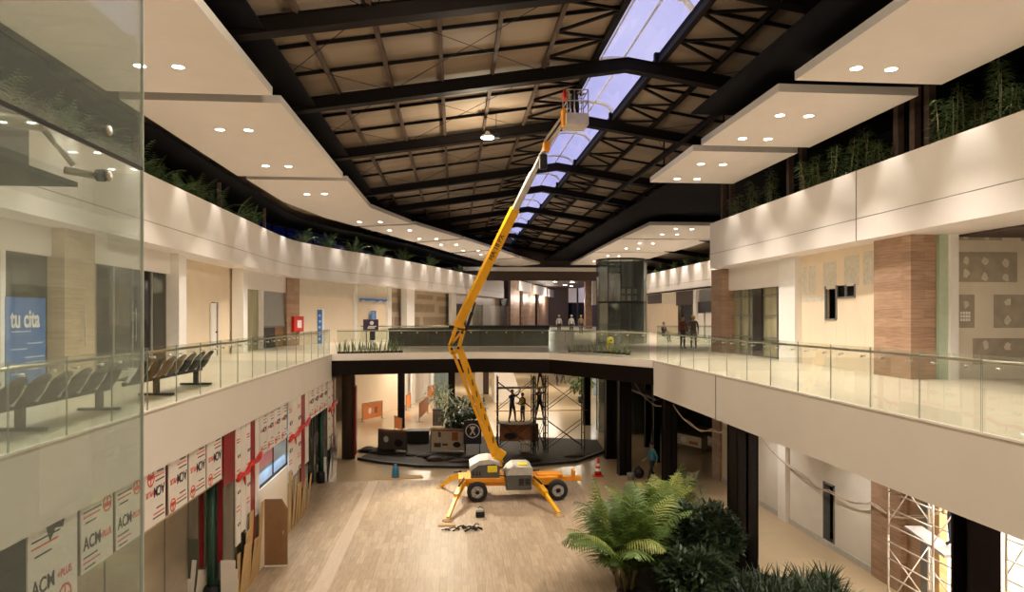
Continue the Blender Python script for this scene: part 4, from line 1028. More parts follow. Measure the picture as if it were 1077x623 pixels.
# ================================================================== scaffolds
def scaffold(label, x0, x1, y0, y1, lifts, m, decks=(), h=2.0, r=.028, z0=0, group='scaffolds'):
    o = thing('scaffold', label, 'scaffold', ((x0+x1)/2,(y0+y1)/2,z0), group)
    for k in range(lifts):
        za, zb = z0+k*h, z0+(k+1)*h
        for x in (x0,x1):
            mb = MB()
            for y in (y0,y1): mb.tube([(x,y,za),(x,y,zb)],r,7)
            for t in (.12,.32,.52,.72,.92): mb.tube([(x,y0,za+h*t),(x,y1,za+h*t)],r*.75,6)
            mb.build('frame',m,o)
        for y in (y0,y1):
            mb = MB().tube([(x0,y,za+.3),(x1,y,zb-.3)],r*.6,6).tube([(x1,y,za+.3),(x0,y,zb-.3)],r*.6,6); mb.build('cross_brace',m,o)
    for z in decks:
        mb = MB()
        for i in range(2): mb.bbox(x0,x1,y0+(y1-y0)*(i*.5+.03),y0+(y1-y0)*(i*.5+.47),z0+z-.05,z0+z,.008)
        mb.build('plank','plank',o)
    mb = MB()
    for x in (x0,x1):
        for y in (y0,y1): mb.lathe((x,y,z0),[(.09,0),(.09,.015),(.03,.03),(.03,.12)],10)
    mb.build('base_plate',m,o)
    return o
scaffold('dark scaffold tower under the bridge beside the boom lift arm, with workers on its deck', 2.2,4.0,34.7,35.5,2,'scaf',(1.62,3.4))
scaffold('dark scaffold tower with open cross braces under the bridge, right of the occupied one', 4.75,6.65,34.7,35.5,2,'scaf',())
scaffold('narrow dark ladder tower standing between the two wide scaffold towers', 4.12,4.6,34.7,35.3,2,'scaf',(1.8,3.42))
MB_ = MB().tube([(2.0,34.6,2.25),(6.8,34.6,2.25)],.02,6); o = tag(MB_.build('scaffold_rail','rustban'),'long orange-brown rail tied across the scaffold towers','rail')
scaffold('pale scaffold beside the wood-clad wall at the lower right', 10.1,11.1,13.7,15.2,2,'scafpale',(),1.95,.024)
tag(MB().extr([(10.2,13.5,2.0),(10.6,13.45,2.0),(11.0,15.3,2.04),(10.6,15.35,2.04)],(0,0,.06)).build('scaffold_plank','plank'),'grey plank laid through the pale scaffold at the lower right','plank')
scaffold('pale scaffold before the bright shop in the lower right corner', 10.3,11.2,10.6,12.0,2,'scafpale',(),1.9,.024)
o = person('worker in dark trousers standing on the pale scaffold plank at the lower right', (10.75,13.95,2.08), -PI/2, 'stand', (.25,.25,.28), (.05,.06,.09), WHT, None, .85)
bpy.data.objects.remove(o.children[0]) if False else None
person('worker in dark clothes standing on the left scaffold deck', (2.95,35.0,1.62), .6, 'reach', (.03,.04,.06), (.03,.03,.04), None, None, .95)
person('worker in yellow vest bending over beside the one on the left scaffold deck', (3.5,35.1,1.62), -.9, 'hold', (.06,.05,.05), (.05,.05,.06), None, (.8,.55,.04), .85)
person('worker in black standing on the middle ladder tower, lower of two', (4.36,35.0,1.8), .3, 'reach', (.02,.02,.025), (.02,.02,.02), None, None, .92)
person('worker in black high on the middle ladder tower, upper body behind the bridge beam', (4.4,35.05,3.42), .1, 'reach', (.03,.03,.035), (.03,.03,.04), WHT, None, .65)

# ================================================================== barriers and signs on the ground
def barrier(label, x, y, w, z0, z1, m, rot=0., prints=(), group='banner barriers on the ground floor', foot=.25):
    o = thing('banner_barrier', label, 'barrier', (x,y,0), group)
    a = Vector((math.cos(rot),math.sin(rot),0)); n = Vector((-a.y,a.x,0)); c = Vector((x,y,0))
    mb = MB()
    for s in (-1,1):
        p = c+a*s*w/2; mb.tube([p,p+Vector((0,0,z1+.04))],.022,7); mb.bar(p-n*foot,p+n*foot,.05,.03)
    mb.tube([c-a*w/2+Vector((0,0,z1+.03)),c+a*w/2+Vector((0,0,z1+.03))],.018,7); mb.build('frame','scaf',o)
    mb = MB().wall(c-a*w/2,c+a*w/2,z0,z1,.012); mb.build('banner',m,o)
    if prints:
        mb = MB()
        for u0,u1,v0,v1,k in prints:
            mb.mat(k); p, q = c+a*w*(u0-.5)-n*.004, c+a*w*(u1-.5)-n*.004; za, zb = z0+(z1-z0)*v0, z0+(z1-z0)*v1
            pts = [(p+(q-p)*(.5+.5*math.cos(t)))*1+Vector((0,0,(za+zb)/2+(zb-za)/2*math.sin(t))) for t in [2*PI*i/14 for i in range(14)]] if k >= 2 else [p+Vector((0,0,za)),q+Vector((0,0,za)),q+Vector((0,0,zb)),p+Vector((0,0,zb))]
            mb.quad(*pts)
        mb.build('print',['darkban','rustban','black','ink_white','bluesign'],o)
    return o
def bar_px(label, px0, px1, yt, yb, base, m, rot=0., prints=()):
    x0, y0 = floor_at(px0, base); x1, y1 = floor_at(px1, base+rot); w = math.hypot(x1-x0,y1-y0)
    s = (abs(y0)/FPX+abs(y1)/FPX)/2
    barrier(label,(x0+x1)/2,(y0+y1)/2,w,max(.02,(base-yb)*s),(base-yt)*s,m,math.atan2(y1-y0,x1-x0),prints)
PR1 = ((.12,.42,.25,.75,0),(.18,.36,.35,.68,3),(.56,.86,.15,.55,2),(.05,.95,.9,.96,1))
PR2 = ((.22,.30,.6,.85,0),(.62,.80,.45,.85,1),(.65,.88,.12,.4,2),(.1,.3,.12,.32,0),(.04,.96,.88,.98,1),(.34,.5,.2,.3,0))
bar_px('dark charcoal banner barrier at the left on the dark planting bed',398,428,452,472,475,'darkban',2,PR1)
bar_px('beige banner barrier with small round marks left of the boom lift arm',453,489,451,473,476,'beigeban',1,PR2)
bar_px('rust-brown banner barrier behind the left scaffold tower',526,566,446,464,474,'rustban',1,((.1,.45,.1,.5,2),(.5,.9,.4,.9,1)))
bar_px('small orange and beige barrier against the far left cream wall',381,402,426,442,444,'orangeban',-4,((.3,.45,.3,.7,3),(.6,.75,.3,.7,1)))
bar_px('narrow orange barrier at the foot of the far dark column',415,423,438,450,454,'orangeban',3)
bar_px('rust orange barrier set edge-on beyond the dark column',441,450,426,441,444,'rustban',-9)
bar_px('bright orange barrier by the glass door far back',450,457,408,419,424,'orangeban',-3)
bar_px('faint orange barrier beside the far white pier',427,432,417,429,432,'orangeban',-3)
PR3 = ((.15,.4,.2,.8,3),(.5,.85,.2,.5,1))
bar_px('orange barrier in the dim recess behind the walking person',712,738,455,466,472,'beigeban',6,PR3)
bar_px('pale notice barrier in the dim recess, further right',744,757,458,468,474,'beigeban',6,PR3)
x, y = floor_at(497,480)
o = thing('round_logo_sign', 'dark navy board with a white ringed cross emblem beside the boom lift arm', 'sign', (x,y,0)); z0, z1 = .62, 1.82
MB().bbox(x-.45,x+.45,y-.03,y+.03,z0,z1,.01).build('board','navy',o)
mb = MB()
for s in (-1,1): mb.tube([(x+s*.35,y,0),(x+s*.35,y,z0)],.025,6).bar((x+s*.35,y-.25,.015),(x+s*.35,y+.25,.015),.05,.03)
mb.build('leg','scaf',o)
mb = MB(); zc = (z0+z1)/2+.06; pts = [(x+.34*math.cos(2*PI*i/28),y-.036,zc+.34*math.sin(2*PI*i/28)) for i in range(29)]
for a, b in zip(pts,pts[1:]): mb.bar(a,b,.05,.01,up=(0,1,0))
for t in (60,120): t = math.radians(t); dx, dz = .25*math.cos(t), .25*math.sin(t); mb.bar((x-dx,y-.036,zc-dz),(x+dx,y-.036,zc+dz),.065,.01,up=(0,1,0))
mb.sph((x,y-.036,zc+.17),.07,.01,.07,10,6)
mb.build('white_emblem','ink_white',o)
x, y = floor_at(629,501)
o = thing('traffic_cone', 'orange traffic cone with white bands beside the steel columns', 'cone', (x,y,0))
MB().bbox(x-.22,x+.22,y-.22,y+.22,0,.05,.015).build('base','redpaint',o)
MB().lathe((x,y,.05),[(.16,0),(.10,.32),(.045,.72),(.03,.74)],18).build('cone_body','redpaint',o)
MB().lathe((x,y,.05),[(.134,.18),(.111,.30)],18,'Z',False).lathe((x,y,.05),[(.093,.40),(.075,.52)],18,'Z',False).build('reflective_band','ink_white',o)
def wet_sign(label, x, y, z, s=1.):
    o = thing('wet_floor_sign', label, 'wet floor sign', (x,y,z), 'yellow floor signs')
    for k in (-1,1):
        mb = MB().extr([(x-.15*s,y+k*.20*s,z),(x+.15*s,y+k*.20*s,z),(x+.11*s,y+k*.02,z+.62*s),(x-.11*s,y+k*.02,z+.62*s)],(0,.02,0)); mb.build('panel','brightyellow',o)
    mb = MB()
    for u,v,w_,h_ in ((0,.36,.09,.012),(0,.30,.07,.012),(0,.46,.05,.06)): mb.box(x-w_*s,x+w_*s,y-.105*s-.03,y-.10*s-.028,z+v*s,z+(v+h_)*s)
    mb.build('print','black',o); MB().tube([(x-.05,y,z+.63*s),(x+.05,y,z+.63*s)],.02,6).build('grip','brightyellow',o)
wet_sign('yellow wet floor sign among the plants on the right part of the bridge',7.05,30.6,F2,1.15)
wet_sign('yellow floor sign far back by the white box counter',5.9,45.2,F2,1.)
x, y = floor_at(416,503)
o = thing('blue_container', 'small blue container standing on a flat brown sheet on the floor', 'container', (x,y,0))
MB().lathe((x,y,0),[(.16,0),(.17,.05),(.14,.42),(.10,.5),(.06,.52),(.06,.6)],14).build('body',mat('blue_plastic',(.04,.16,.28),.4),o)
MB().tube([(x-.1,y,.5),(x,y-.02,.64),(x+.1,y,.5)],.015,6).build('handle','black',o)
tag(MB().extr([(x-.9,y-.2,0.002),(x-.2,y-.35,0.002),(x+1.2,y-.1,.002),(x+1.1,y+.35,.002),(x-.3,y+.3,.002)],(0,0,.03)).build('cardboard_sheet','cardboard'),'flat brown sheet lying under the small blue container','sheet')
# dark planting bed with its low rim, far centre
pts = [floor_at(*p) for p in ((377,484),(400,488),(440,492),(500,493),(560,491),(606,487),(636,476),(628,464),(560,461),(470,460),(430,458),(400,470))]
o = thing('planting_bed', 'long dark curved bed covered with tarp under the bridge', 'planting bed', (pts[3][0],pts[3][1],0))
MB().slab(pts,.0,.07).build('bed_surface','tarp',o)
mb = MB()
for a, b in zip(pts[:7],pts[1:7]): mb.bar((a[0],a[1],.06),(b[0],b[1],.06),.14,.14)
mb.build('rim','black',o)
rr = random.Random(4)
for i in range(26):
    u = rr.random(); p = floor_at(385+245*u, 476+9*math.sin(u*3)+rr.uniform(-3,3)); MB().sph((p[0],p[1],.06),rr.uniform(.3,.7),rr.uniform(.25,.5),rr.uniform(.08,.2),8,5).build('tarp_fold','tarp',o)
def crate(label, px0, px1, yt, yb, m, lid='black'):
    x0, y0 = floor_at(px0,yb); x1, y1 = floor_at(px1,yb); h = (yb-yt)*y0/FPX
    o = thing('crate', label, 'crate', ((x0+x1)/2,y0,0)); MB().bbox(x0,x1,y0,y0+.8,0,h,.03).build('box',m,o); MB().bbox(x0-.03,x1+.03,y0-.03,y0+.83,h,h+.06,.02).build('lid',lid,o)
    mb = MB()
    for k in range(4): mb.box(x0+(x1-x0)*(k+.3)/4,x0+(x1-x0)*(k+.7)/4,y0-.012,y0,h*.25,h*.75)
    mb.build('slots',lid,o)
crate('long low black crate between the charcoal and beige banners',428,451,455,468,'black')
crate('brown box below the far light-leaved plant',455,466,432,448,'brown')
crate('white box behind the beige banner',478,491,437,449,'greylight','white')
crate('white box under the rust-brown banner',548,558,466,477,'greylight','white')
# dropped tools and parts by the front outrigger
x, y = floor_at(490,557)
mb = MB(); rr = random.Random(2)
for i in range(16):
    a = rr.uniform(0,PI); l = rr.uniform(.12,.5); c = Vector((x+rr.gauss(0,.32),y+rr.gauss(0,.16),.02+.02*rr.random())); dd = Vector((math.cos(a),math.sin(a)*.6,0))*l/2
    mb.tube([c-dd,c+Vector((0,0,rr.uniform(0,.08))),c+dd],rr.uniform(.012,.035),6)
tag(mb.build('tangled_strap','black'),'tangle of black straps on the wood floor before the boom lift','strap')
x, y = floor_at(505,544)
o = thing('tool_bag', 'small grey and black bag on the wood floor under the lift chassis', 'bag', (x,y,0))
MB().bbox(x-.16,x+.16,y-.12,y+.12,0,.2,.05).build('bag_body','black',o); MB().bbox(x-.15,x+.10,y-.11,y+.11,.19,.30,.04).build('flap','greylight',o); MB().tube([(x-.1,y,.28),(x,y,.38),(x+.1,y,.28)],.014,6).build('handle','black',o)
x, y = floor_at(470,553); tag(MB().bbox(x-.3,x+.3,y-.12,y+.12,0,.04,.01).build('wood_pad','cardboard'),'flat wooden pad beside the front left outrigger foot','pad')
# hanging light lead and rope blob near the columns
x, y = floor_at(672,503)
o = thing('tool_sack', 'small dark sack on the floor beside the steel column', 'sack', (x,y,0)); MB().sph((x,y,.22),.24,.2,.24).build('sack_body','black',o); MB().sph((x,y,.46),.08,.07,.07).build('tied_neck','black',o)
x, y = floor_at(663,505); tag(MB().lathe((x,y,0),[(.13,0),(.16,.3),(.15,.3),(.12,.02)],14).build('bucket','grey'),'small grey bucket at the foot of the steel column','bucket')
# cables slung along the right side
def cable(label, pts, X=None):
    V = [Vector(p) for p in pts]; out = []
    for i in range(len(V)-1):
        for k in range(6): t = k/6; p = V[i]+(V[i+1]-V[i])*t; p = p+Vector((0,0,-.18*math.sin(PI*t)*(V[i+1]-V[i]).length/4)); out.append(p)
    mb = MB().tube(out+[V[-1]],.022,6).tube([p+Vector((.03,.05,-.05*math.sin(i*.9))) for i,p in enumerate(out+[V[-1]])],.016,6)
    return tag(mb.build('slung_cable','cable'),label,'cable','slung cables under the right balcony')
def onx(px,py,X): y = y_on(px,X); zc = X*ST+y*CT; return (X,y,EYE-(py-333)*zc/FPX)
cable('pale cable pair slung along the lower right wall to the scaffold', [onx(796,455,11.2),onx(850,505,11.2),onx(872,518,11.2),onx(916,530,11.2),onx(947,545,11.2),onx(990,538,11.2)])
cable('pale cable pair slung under the balcony between the two nearer dark columns', [onx(708,426,8.3),onx(728,448,8.3),onx(748,453,8.3),onx(768,452,8.3)])
cable('pale cable slung between the farther dark columns', [onx(668,403,9),onx(680,420,9),onx(700,427,9)])

# ================================================================== upper floor furniture
o = thing('kiosk_counter', 'long black kiosk counter with dark glass front on the bridge', 'counter', (0,36.5,F2))
q0, q1 = at(409,350,36.5).x, at(577,350,36.5).x
MB().box(q0,q1,36.5,38.2,F2,F2+.95).build('counter_body','blackgloss',o)
MB().bbox(q0-.05,q1+.05,36.42,38.3,F2+.95,F2+1.02,.01).build('counter_top','black',o)
mb = MB()
for a_, b_ in ((409,451),(506,576)): mb.box(at(a_,350,36.46).x,at(b_,350,36.46).x,36.44,36.47,F2+.08,F2+.93)
mb.build('front_panel','smoked',o)
MB().box(q0,q1,36.45,36.5,F2,F2+.07).build('plinth','greylight',o)
a, b = at(472,345,36.9).x, at(578,345,36.9).x; MB().bbox(a,b,36.9,37.5,F2+1.02,F2+1.16,.01).build('raised_shelf','black',o)
o = thing('white_box_counter', 'small white box counter beyond the bridge railing', 'counter', (5.5,44,F2))
a, b = at(585,355,43).x, at(604,355,43).x
MB().bbox(a,b,43,43.6,F2,F2+.75,.02).build('body','white',o); MB().bbox(a-.03,b+.03,42.97,43.63,F2+.75,F2+.79,.01).build('top','greylight',o); MB().box((a+b)/2-.01,(a+b)/2+.01,42.99,43,F2+.05,F2+.7).build('door_gap','grey',o)
# sign stand
x, y = floor_at(390,369,F2)
x, y = at(390,350,35.0).x, 35.0
o = thing('sign_stand', 'dark purple sign panel on two legs behind the snake plants of the bridge', 'sign', (x,y,F2))
MB().bbox(x-.38,x+.38,y-.02,y+.02,F2+.95,F2+1.5,.01).build('panel','purple',o)
mb = MB()
for s in (-.22,.1): mb.tube([(x+s,y,F2),(x+s,y,F2+.95)],.025,6)
mb.bar((x-.4,y-.2,F2+.01),(x+.4,y-.2,F2+.01),.05,.02).bar((x-.4,y+.2,F2+.01),(x+.4,y+.2,F2+.01),.05,.02); mb.build('leg','black',o)
mb = MB().sph((x+.05,y-.025,F2+1.32),.10,.008,.10,14,8).box(x-.16,x+.2,y-.026,y-.02,F2+1.04,F2+1.1).box(x-.12,x+.28,y-.026,y-.02,F2+1.13,F2+1.17); mb.build('white_emblem','ink_white',o)
MB().box(x-.05,x+.22,y-.03,y-.02,F2+.45,F2+.93).build('lower_print','navy',o)
def wall_poster(name, label, cat, px0, px1, y0, y1, m, off=.02, group=None):
    P = offset(FASL,.80)
    if 320 < px0 < 372: P = offset(FASL,.82); P = [hit(315,P),hit(373,P)]
    a = hit(px0,P); b = hit(px1,P); c = (a+b)/2; zc = c.x*ST+c.y*CT
    z1 = EYE-(y0-333)*zc/FPX; z0 = EYE-(y1-333)*zc/FPX
    o = thing(name,label,cat,(c.x,c.y,z0),group); n = Vector(((b-a).y,-(b-a).x)).normalized()*off
    return o, a+n, b+n, z0, z1
o, a, b, z0, z1 = wall_poster('fire_cabinet','red fire hose cabinet with white notice on the wood-clad pier','fire cabinet',304.5,314.5,333,349,'redpaint',.30)
d = (b-a).normalized(); mb = MB().wall(a,b,z0,z1,.2); mb.build('cabinet_box','redpaint',o)
n = Vector((d.y,-d.x))*.012; p, q = a+(b-a)*.3+n, a+(b-a)*.75+n; MB().wall(p,q,z0+(z1-z0)*.25,z0+(z1-z0)*.75,.01).build('white_notice','ink_white',o)
p, q = a+(b-a)*.06+n, a+(b-a)*.94+n; mb = MB()
for zz in (z0+.03,z1-.06): mb.wall(p,q,zz,zz+.03,.01)
mb.build('door_frame','red',o)
for px0,px1,y0,y1,lb in ((333.5,338,326,362,'narrow blue vertical banner with pale print on the left cream wall'),(389.5,395,327,340,'small blue poster on the wall above the purple sign')):
    o, a, b, z0, z1 = wall_poster('wall_banner',lb,'banner',px0,px1,y0,y1,'bluesign',.05,'blue banners of the upper left wall')
    MB().wall(a,b,z0,z1,.02).build('banner_sheet','bluesign',o)
    d = (b-a); n = Vector((d.y,-d.x)).normalized()*.008; mb = MB()
    for k in range(5):
        u0 = .15+.1*(k%2); p, q = a+d*u0+n, a+d*(u0+.5)+n; zz = z0+(z1-z0)*(.12+.17*k); mb.wall(p,q,zz,zz+(z1-z0)*.06,.006)
    mb.build('pale_print','bluepale',o)
    if px0 < 350: MB().wall(b+d*.05,b+d*.55,z0,z1+.05,.02).build('pale_border','ink_white',o)
o, a, b, z0, z1 = wall_poster('blue_lintel_banner','thin torn blue strip of plastic hanging at the top of the cream recess','strip',377,406,314.5,319,'bluesign',.08)
d = b-a; V = []
for i in range(9): p = a+d*i/8; V.append((p.x,p.y,z0+(z1-z0)*(.15+.5*abs(math.sin(i*1.3)))))
MB().extr([(a.x,a.y,z1)]+V+[(b.x,b.y,z1)],(-.01,.01,0)).build('plastic_strip','bluesign',o)
# roller shutter, boxes below
P = offset(FASL,.86); a, b = hit(277.5,P), hit(301,P)
o = thing('roller_shutter','half-open grey roller shutter of the upper left shop','shutter',((a.x+b.x)/2,(a.y+b.y)/2,6.6)); mb = MB(); zz = 6.55
while zz < 8.33: mb.wall(a,b,zz,zz+.10,.05); mb.wall(a+Vector((-.02,0)),b+Vector((-.02,0)),zz+.10,zz+.13,.03); zz += .13
mb.build('slats','shutter',o); MB().wall(a+Vector((.02,0)),b+Vector((.02,0)),6.47,6.56,.08).build('bottom_bar','grey',o)
P = offset(FASL,.9); 
for px0,px1,h,m,lb in ((278,289,1.15,'black','black box standing under the half-open shutter'),(289.5,298,1.1,'plywood','brown board box under the half-open shutter beside the black one')):
    a, b = hit(px0,P), hit(px1,P); o = thing('storage_box',lb,'box',(a.x,(a.y+b.y)/2,F2)); MB().wall(a,b,F2,F2+h,.5).build('box_body',m,o); MB().wall(a+Vector((.02,0)),b+Vector((.02,0)),F2+h,F2+h+.05,.54).build('lid','black',o)
# leaning white door in the cream recess
P = offset(FASL,1.05); a, b = hit(222.3,P), hit(229.3,P)
d = struct('door_3', MB().wall(a,a+(b-a)*.75,F2,7.6,.05), 'white'); p = a+(b-a)*.66; MB().lathe((p.x+.03,p.y,F2+1.0),[(.03,-.03),(.04,.03)],10,'X').build('door_handle','black',d)
struct('door_opening_dark', MB().wall(a+(b-a)*.75,b,F2,7.6,.05), 'grey')
# blue banner with lettering in the near left shop window
P = offset(FASL,.78); a, b = hit(6,P), hit(48,P); y = (a.y+b.y)/2; zc = a.x*ST+y*CT
z1, z0 = EYE+20*zc/FPX, F2+.12
o = thing('window_banner','blue window banner with large white lettering behind the glass partition','banner',(a.x,y,z0))
MB().wall(a,b,z0,z1,.02).build('banner_sheet','bluesign',o); d = (b-a).normalized(); w = (b-a).length
dd = Vector((d.x,d.y,0))
def bp(u,v): p = a+(b-a)*u; return Vector((p.x+.012,p.y,z0+(z1-z0)*v))
t = text('white_lettering','tu cita',.55,'ink_white',o,bp(.10,.66),dd,(0,0,1),squeeze=1.0,bold=.03)
tw = max(v.co.y for v in t.data.vertices)-min(v.co.y for v in t.data.vertices)
y_first = min(v.co.y for v in t.data.vertices)
for v in t.data.vertices: v.co.y = y_first+(v.co.y-y_first)*(w*.74/tw)
mb = MB()
for u0,u1,v in ((.12,.6,.60),(.5,.9,.46),(.1,.5,.40),(.45,.95,.30),(.45,.95,.24),(.1,.4,.22),(.5,.8,.16),(.1,.4,.12)): p, q = bp(u0,v), bp(u1,v); mb.wall(p,q,p.z,p.z+.03,-.004)
mb.build('small_print','bluepale',o)
# door pulls of the near left shops
for px, lb in ((60,'long steel door pull left of the wood-clad pier'),(73,'long steel door pull in front of the wood-clad pier'),(141,'steel door pull on the dark glass door behind the partition')):
    P = offset(FASL,.74); a = hit(px,P); x = a.x+.0
    if px == 73: x += .32
    o = thing('door_pull',lb,'door handle',(x,a.y,6.3),'steel door pulls of the upper left shops'); MB().tube([(x+.06,a.y,6.3),(x+.06,a.y,7.3)],.018,8).build('bar','steel',o); MB().tube([(x+.06,a.y,6.45),(x-.06,a.y,6.45)],.012,6).tube([(x+.06,a.y,7.15),(x-.06,a.y,7.15)],.012,6).build('standoff','steel',o)

# ================================================================== elevator tower
EX, EY = at(653.5,330,41.5).x, 41.5; ER = 1.52
o = thing('elevator', 'round glass elevator tower with dark shaft beyond the bridge', 'elevator', (EX,EY,0))
n = 12; ring = [Vector((EX+ER*math.cos(2*PI*(i+.5)/n),EY+ER*math.sin(2*PI*(i+.5)/n))) for i in range(n)]
for i in range(n):
    MB().wall(ring[(i+1)%n],ring[i],0,10.5,.02).build('glass_panel','liftglass',o)
mb = MB()
for p in ring: mb.tube([(p.x,p.y,0),(p.x,p.y,10.5)],.025,6)
mb.build('glass_joint','scaf',o)
for z in (10.5,7.9,F2-.1):
    mb = MB()
    for i in range(n): p, q = ring[i], ring[(i+1)%n]; mb.bar((p.x,p.y,z),(q.x,q.y,z),.06,.10)
    mb.build('ring_beam','black',o)
mb = MB().box(EX+.35,EX+1.15,EY-.4,EY+.9,0,10.4); mb.build('shaft_wall','black',o)
mb = MB()
for dx in (-.9,-.45,.0,.4): mb.box(EX+dx-.05,EX+dx+.05,EY-.6,EY-.5,0,10.3)
mb.build('guide_rail','grey',o)
cabn = 16; mb = MB().lathe((EX-.35,EY-.1,F2),[(.8,.0),(.85,.1),(.85,2.2),(.7,2.4),(.2,2.45)],cabn); mb.build('cab','darkcab',o)
mb = MB()
for i in range(3):
    for j in range(2): mb.box(EX-.25+.36*i,EX-.02+.36*i,EY-1.02,EY-1.0,8.0+.42*j,8.3+.42*j)
mb.build('lit_panel','white',o)
# ================================================================== plants
def frond(mb, base, az, elev, ln, lw, droop, n=22, wid=.035, rr=R):
    p = Vector(base); d = Vector((math.cos(az)*math.cos(elev),math.sin(az)*math.cos(elev),math.sin(elev))); pts = [p.copy()]; dirs = [d.copy()]
    for i in range(n):
        d = (d+Vector((0,0,-droop/n*(.4+1.2*i/n)))).normalized(); p = p+d*(ln/n); pts.append(p.copy()); dirs.append(d.copy())
    mb.tube(pts[::3]+([pts[-1]] if n%3 else []),[.014*(1-.8*i/len(pts[::3])) for i in range(len(pts[::3])+(1 if n%3 else 0))],5)
    side0 = Vector((-math.sin(az),math.cos(az),0))
    for i in range(int(n*.18),n+1):
        t = i/n; L = lw*math.sin(PI*min(.97,.16+.80*t))**.8
        for s in (-1,1):
            dd = (dirs[i]*.78+side0*s*.75+Vector((0,0,.25-.25*rr.random()))).normalized()
            mb.leaf(pts[i],dd,L*rr.uniform(.85,1.1),wid,.95,3,side=dirs[i].cross(dd).cross(dd)*1 if False else dirs[i]-dd*dirs[i].dot(dd))
def palm_tree(label, x, y, z, h, nst, seed, spread=.35, light=False, ln=1.7):
    rr = random.Random(seed); o = thing('areca_palm', label, 'palm', (x,y,z), 'palms in the planting bed')
    for k in range(nst):
        a = 2*PI*k/nst+rr.random(); bx, by = x+spread*math.cos(a)*rr.random(), y+spread*math.sin(a)*rr.random(); hh = h*(rr.uniform(.35,.6) if k%3 else rr.uniform(.10,.22))
        top = Vector((bx+.35*math.cos(a)*hh,by+.35*math.sin(a)*hh,z+hh))
        MB().tube([(bx,by,z-.05),((bx+top.x)/2,(by+top.y)/2,z+hh*.55),top],[.045,.035,.02],7).build('stem','stem',o)
        nf = rr.randint(7,9)
        for f in range(nf):
            mb = MB(); az = a+rr.gauss(0,.9)+f*1.1; frond(mb,top+Vector((0,0,-.1*rr.random())),az,rr.uniform(.85,1.5),ln*rr.uniform(.7,1.1),.66,rr.uniform(.7,1.7),24,.046,rr=rr)
            mb.build('frond','palmlight' if (light and rr.random() < .5) or rr.random() < .14 else 'palm',o)
    return o
palm_tree('large areca palm in front, nearest the wood floor', 4.45,17.3,.04,1.7,9,11,.4,False,1.95)
palm_tree('yellower areca palm behind the large one', 5.9,19.0,.04,1.7,7,23,.4,True,1.8)
def leafy(label, name, c, rx, ry, rz_, n, m, seed, ln=.16, wd=.06, z0=.25, group='shrubs in the planting bed', stems=7):
    rr = random.Random(seed); o = thing(name,label,'shrub',(c[0],c[1],z0),group)
    mb = MB()
    for k in range(stems):
        a = rr.random()*2*PI; q = Vector((c[0]+rx*.6*math.cos(a)*rr.random(),c[1]+ry*.6*math.sin(a)*rr.random(),c[2]+rz_*rr.uniform(-.1,.7)))
        mb.tube([(c[0]+.1*math.cos(a),c[1]+.1*math.sin(a),z0-.05),((q.x+c[0])/2,(q.y+c[1])/2,(q.z+z0)/2),q],[.03,.02,.008],5)
    mb.build('stem','trunk',o)
    mb = MB()
    for i in range(n):
        u = Vector((rr.gauss(0,1),rr.gauss(0,1),rr.gauss(0,1))).normalized(); r = rr.uniform(.05,1.0)**.45*(1+.12*math.sin(u.x*7+u.z*5))
        p = Vector((c[0]+rx*u.x*r,c[1]+ry*u.y*r,c[2]+rz_*u.z*r))
        if p.z < z0: p.z = z0+.1*rr.random()
        d = (u+Vector((rr.gauss(0,.6),rr.gauss(0,.6),rr.gauss(0,.4)+.2)))
        mb.leaf(p,d,ln*rr.uniform(.7,1.3),wd,.5,2)
    mb.build('foliage',m,o)
    return o
leafy('broad dark-leaved shrub behind the palms beside the dark column','ficus_shrub',(6.45,17.6,1.0),1.05,.9,1.1,7000,'leafdark',5,ln=.19,wd=.075,z0=.04)
leafy('lower dark-leaved shrub between the palm and the dark column','ficus_shrub',(5.75,16.1,.7),.85,.75,.66,4200,'leafdark',6,ln=.19,wd=.075,z0=.04)
leafy('tall light grey-green shrub behind the palms','leafy_shrub',(7.0,20.2,1.5),.5,.45,.8,650,'leafgrey',8,.2,.07,z0=.04)
leafy('small round light shrub at the foot of the second dark column','leafy_shrub',(6.75,21.3,1.2),.42,.4,.5,420,'leafgrey',9,.16,.06,z0=.04)
def strap_plant(mb, x, y, z, n, h, rr, w=.035):
    for k in range(n):
        a = rr.random()*2*PI; e = rr.uniform(.7,1.4); mb.leaf((x+.06*math.cos(a),y+.06*math.sin(a),z),(math.cos(a)*math.cos(e),math.sin(a)*math.cos(e),math.sin(e)),h*rr.uniform(.6,1.1),w,.9,4)
rr = random.Random(31)
for row, yv in enumerate((15.6,16.15,16.7)):
    for col in range(8):
        xv = 5.3+col*.55+rr.uniform(-.08,.08)+row*.1
        if row == 2 and xv < 7.2: continue
        o = thing('strap_leaf_plant','dark strap-leaved plant, %s from the left in the %s planting row from the camera'%(ORD[col],ORD[row]),'plant',(xv,yv,.04),'strap-leaved plants at the front of the bed')
        mb = MB(); strap_plant(mb,xv,yv,.04,95,.78,rr,.05); mb.build('leaves','leafdark',o); MB().tube([(xv,yv,.0),(xv,yv,.2)],[.06,.03],6).build('stem','trunk',o)
P = [(4.15,13),(4.15,17.2),(5.2,20.4),(6.9,21.6),(7.3,18.7),(9.5,17.2),(9.5,13)]
o = thing('planter_bed','low dark planting bed around the palms and shrubs','planter',(6.2,15.5,0))
MB().slab(P,0,.04).build('soil','soil',o)
mb = MB()
for a, b in zip(P,P[1:]): mb.bar((a[0],a[1],.03),(b[0],b[1],.02),.05,.045)
mb.build('kerb','brown',o)
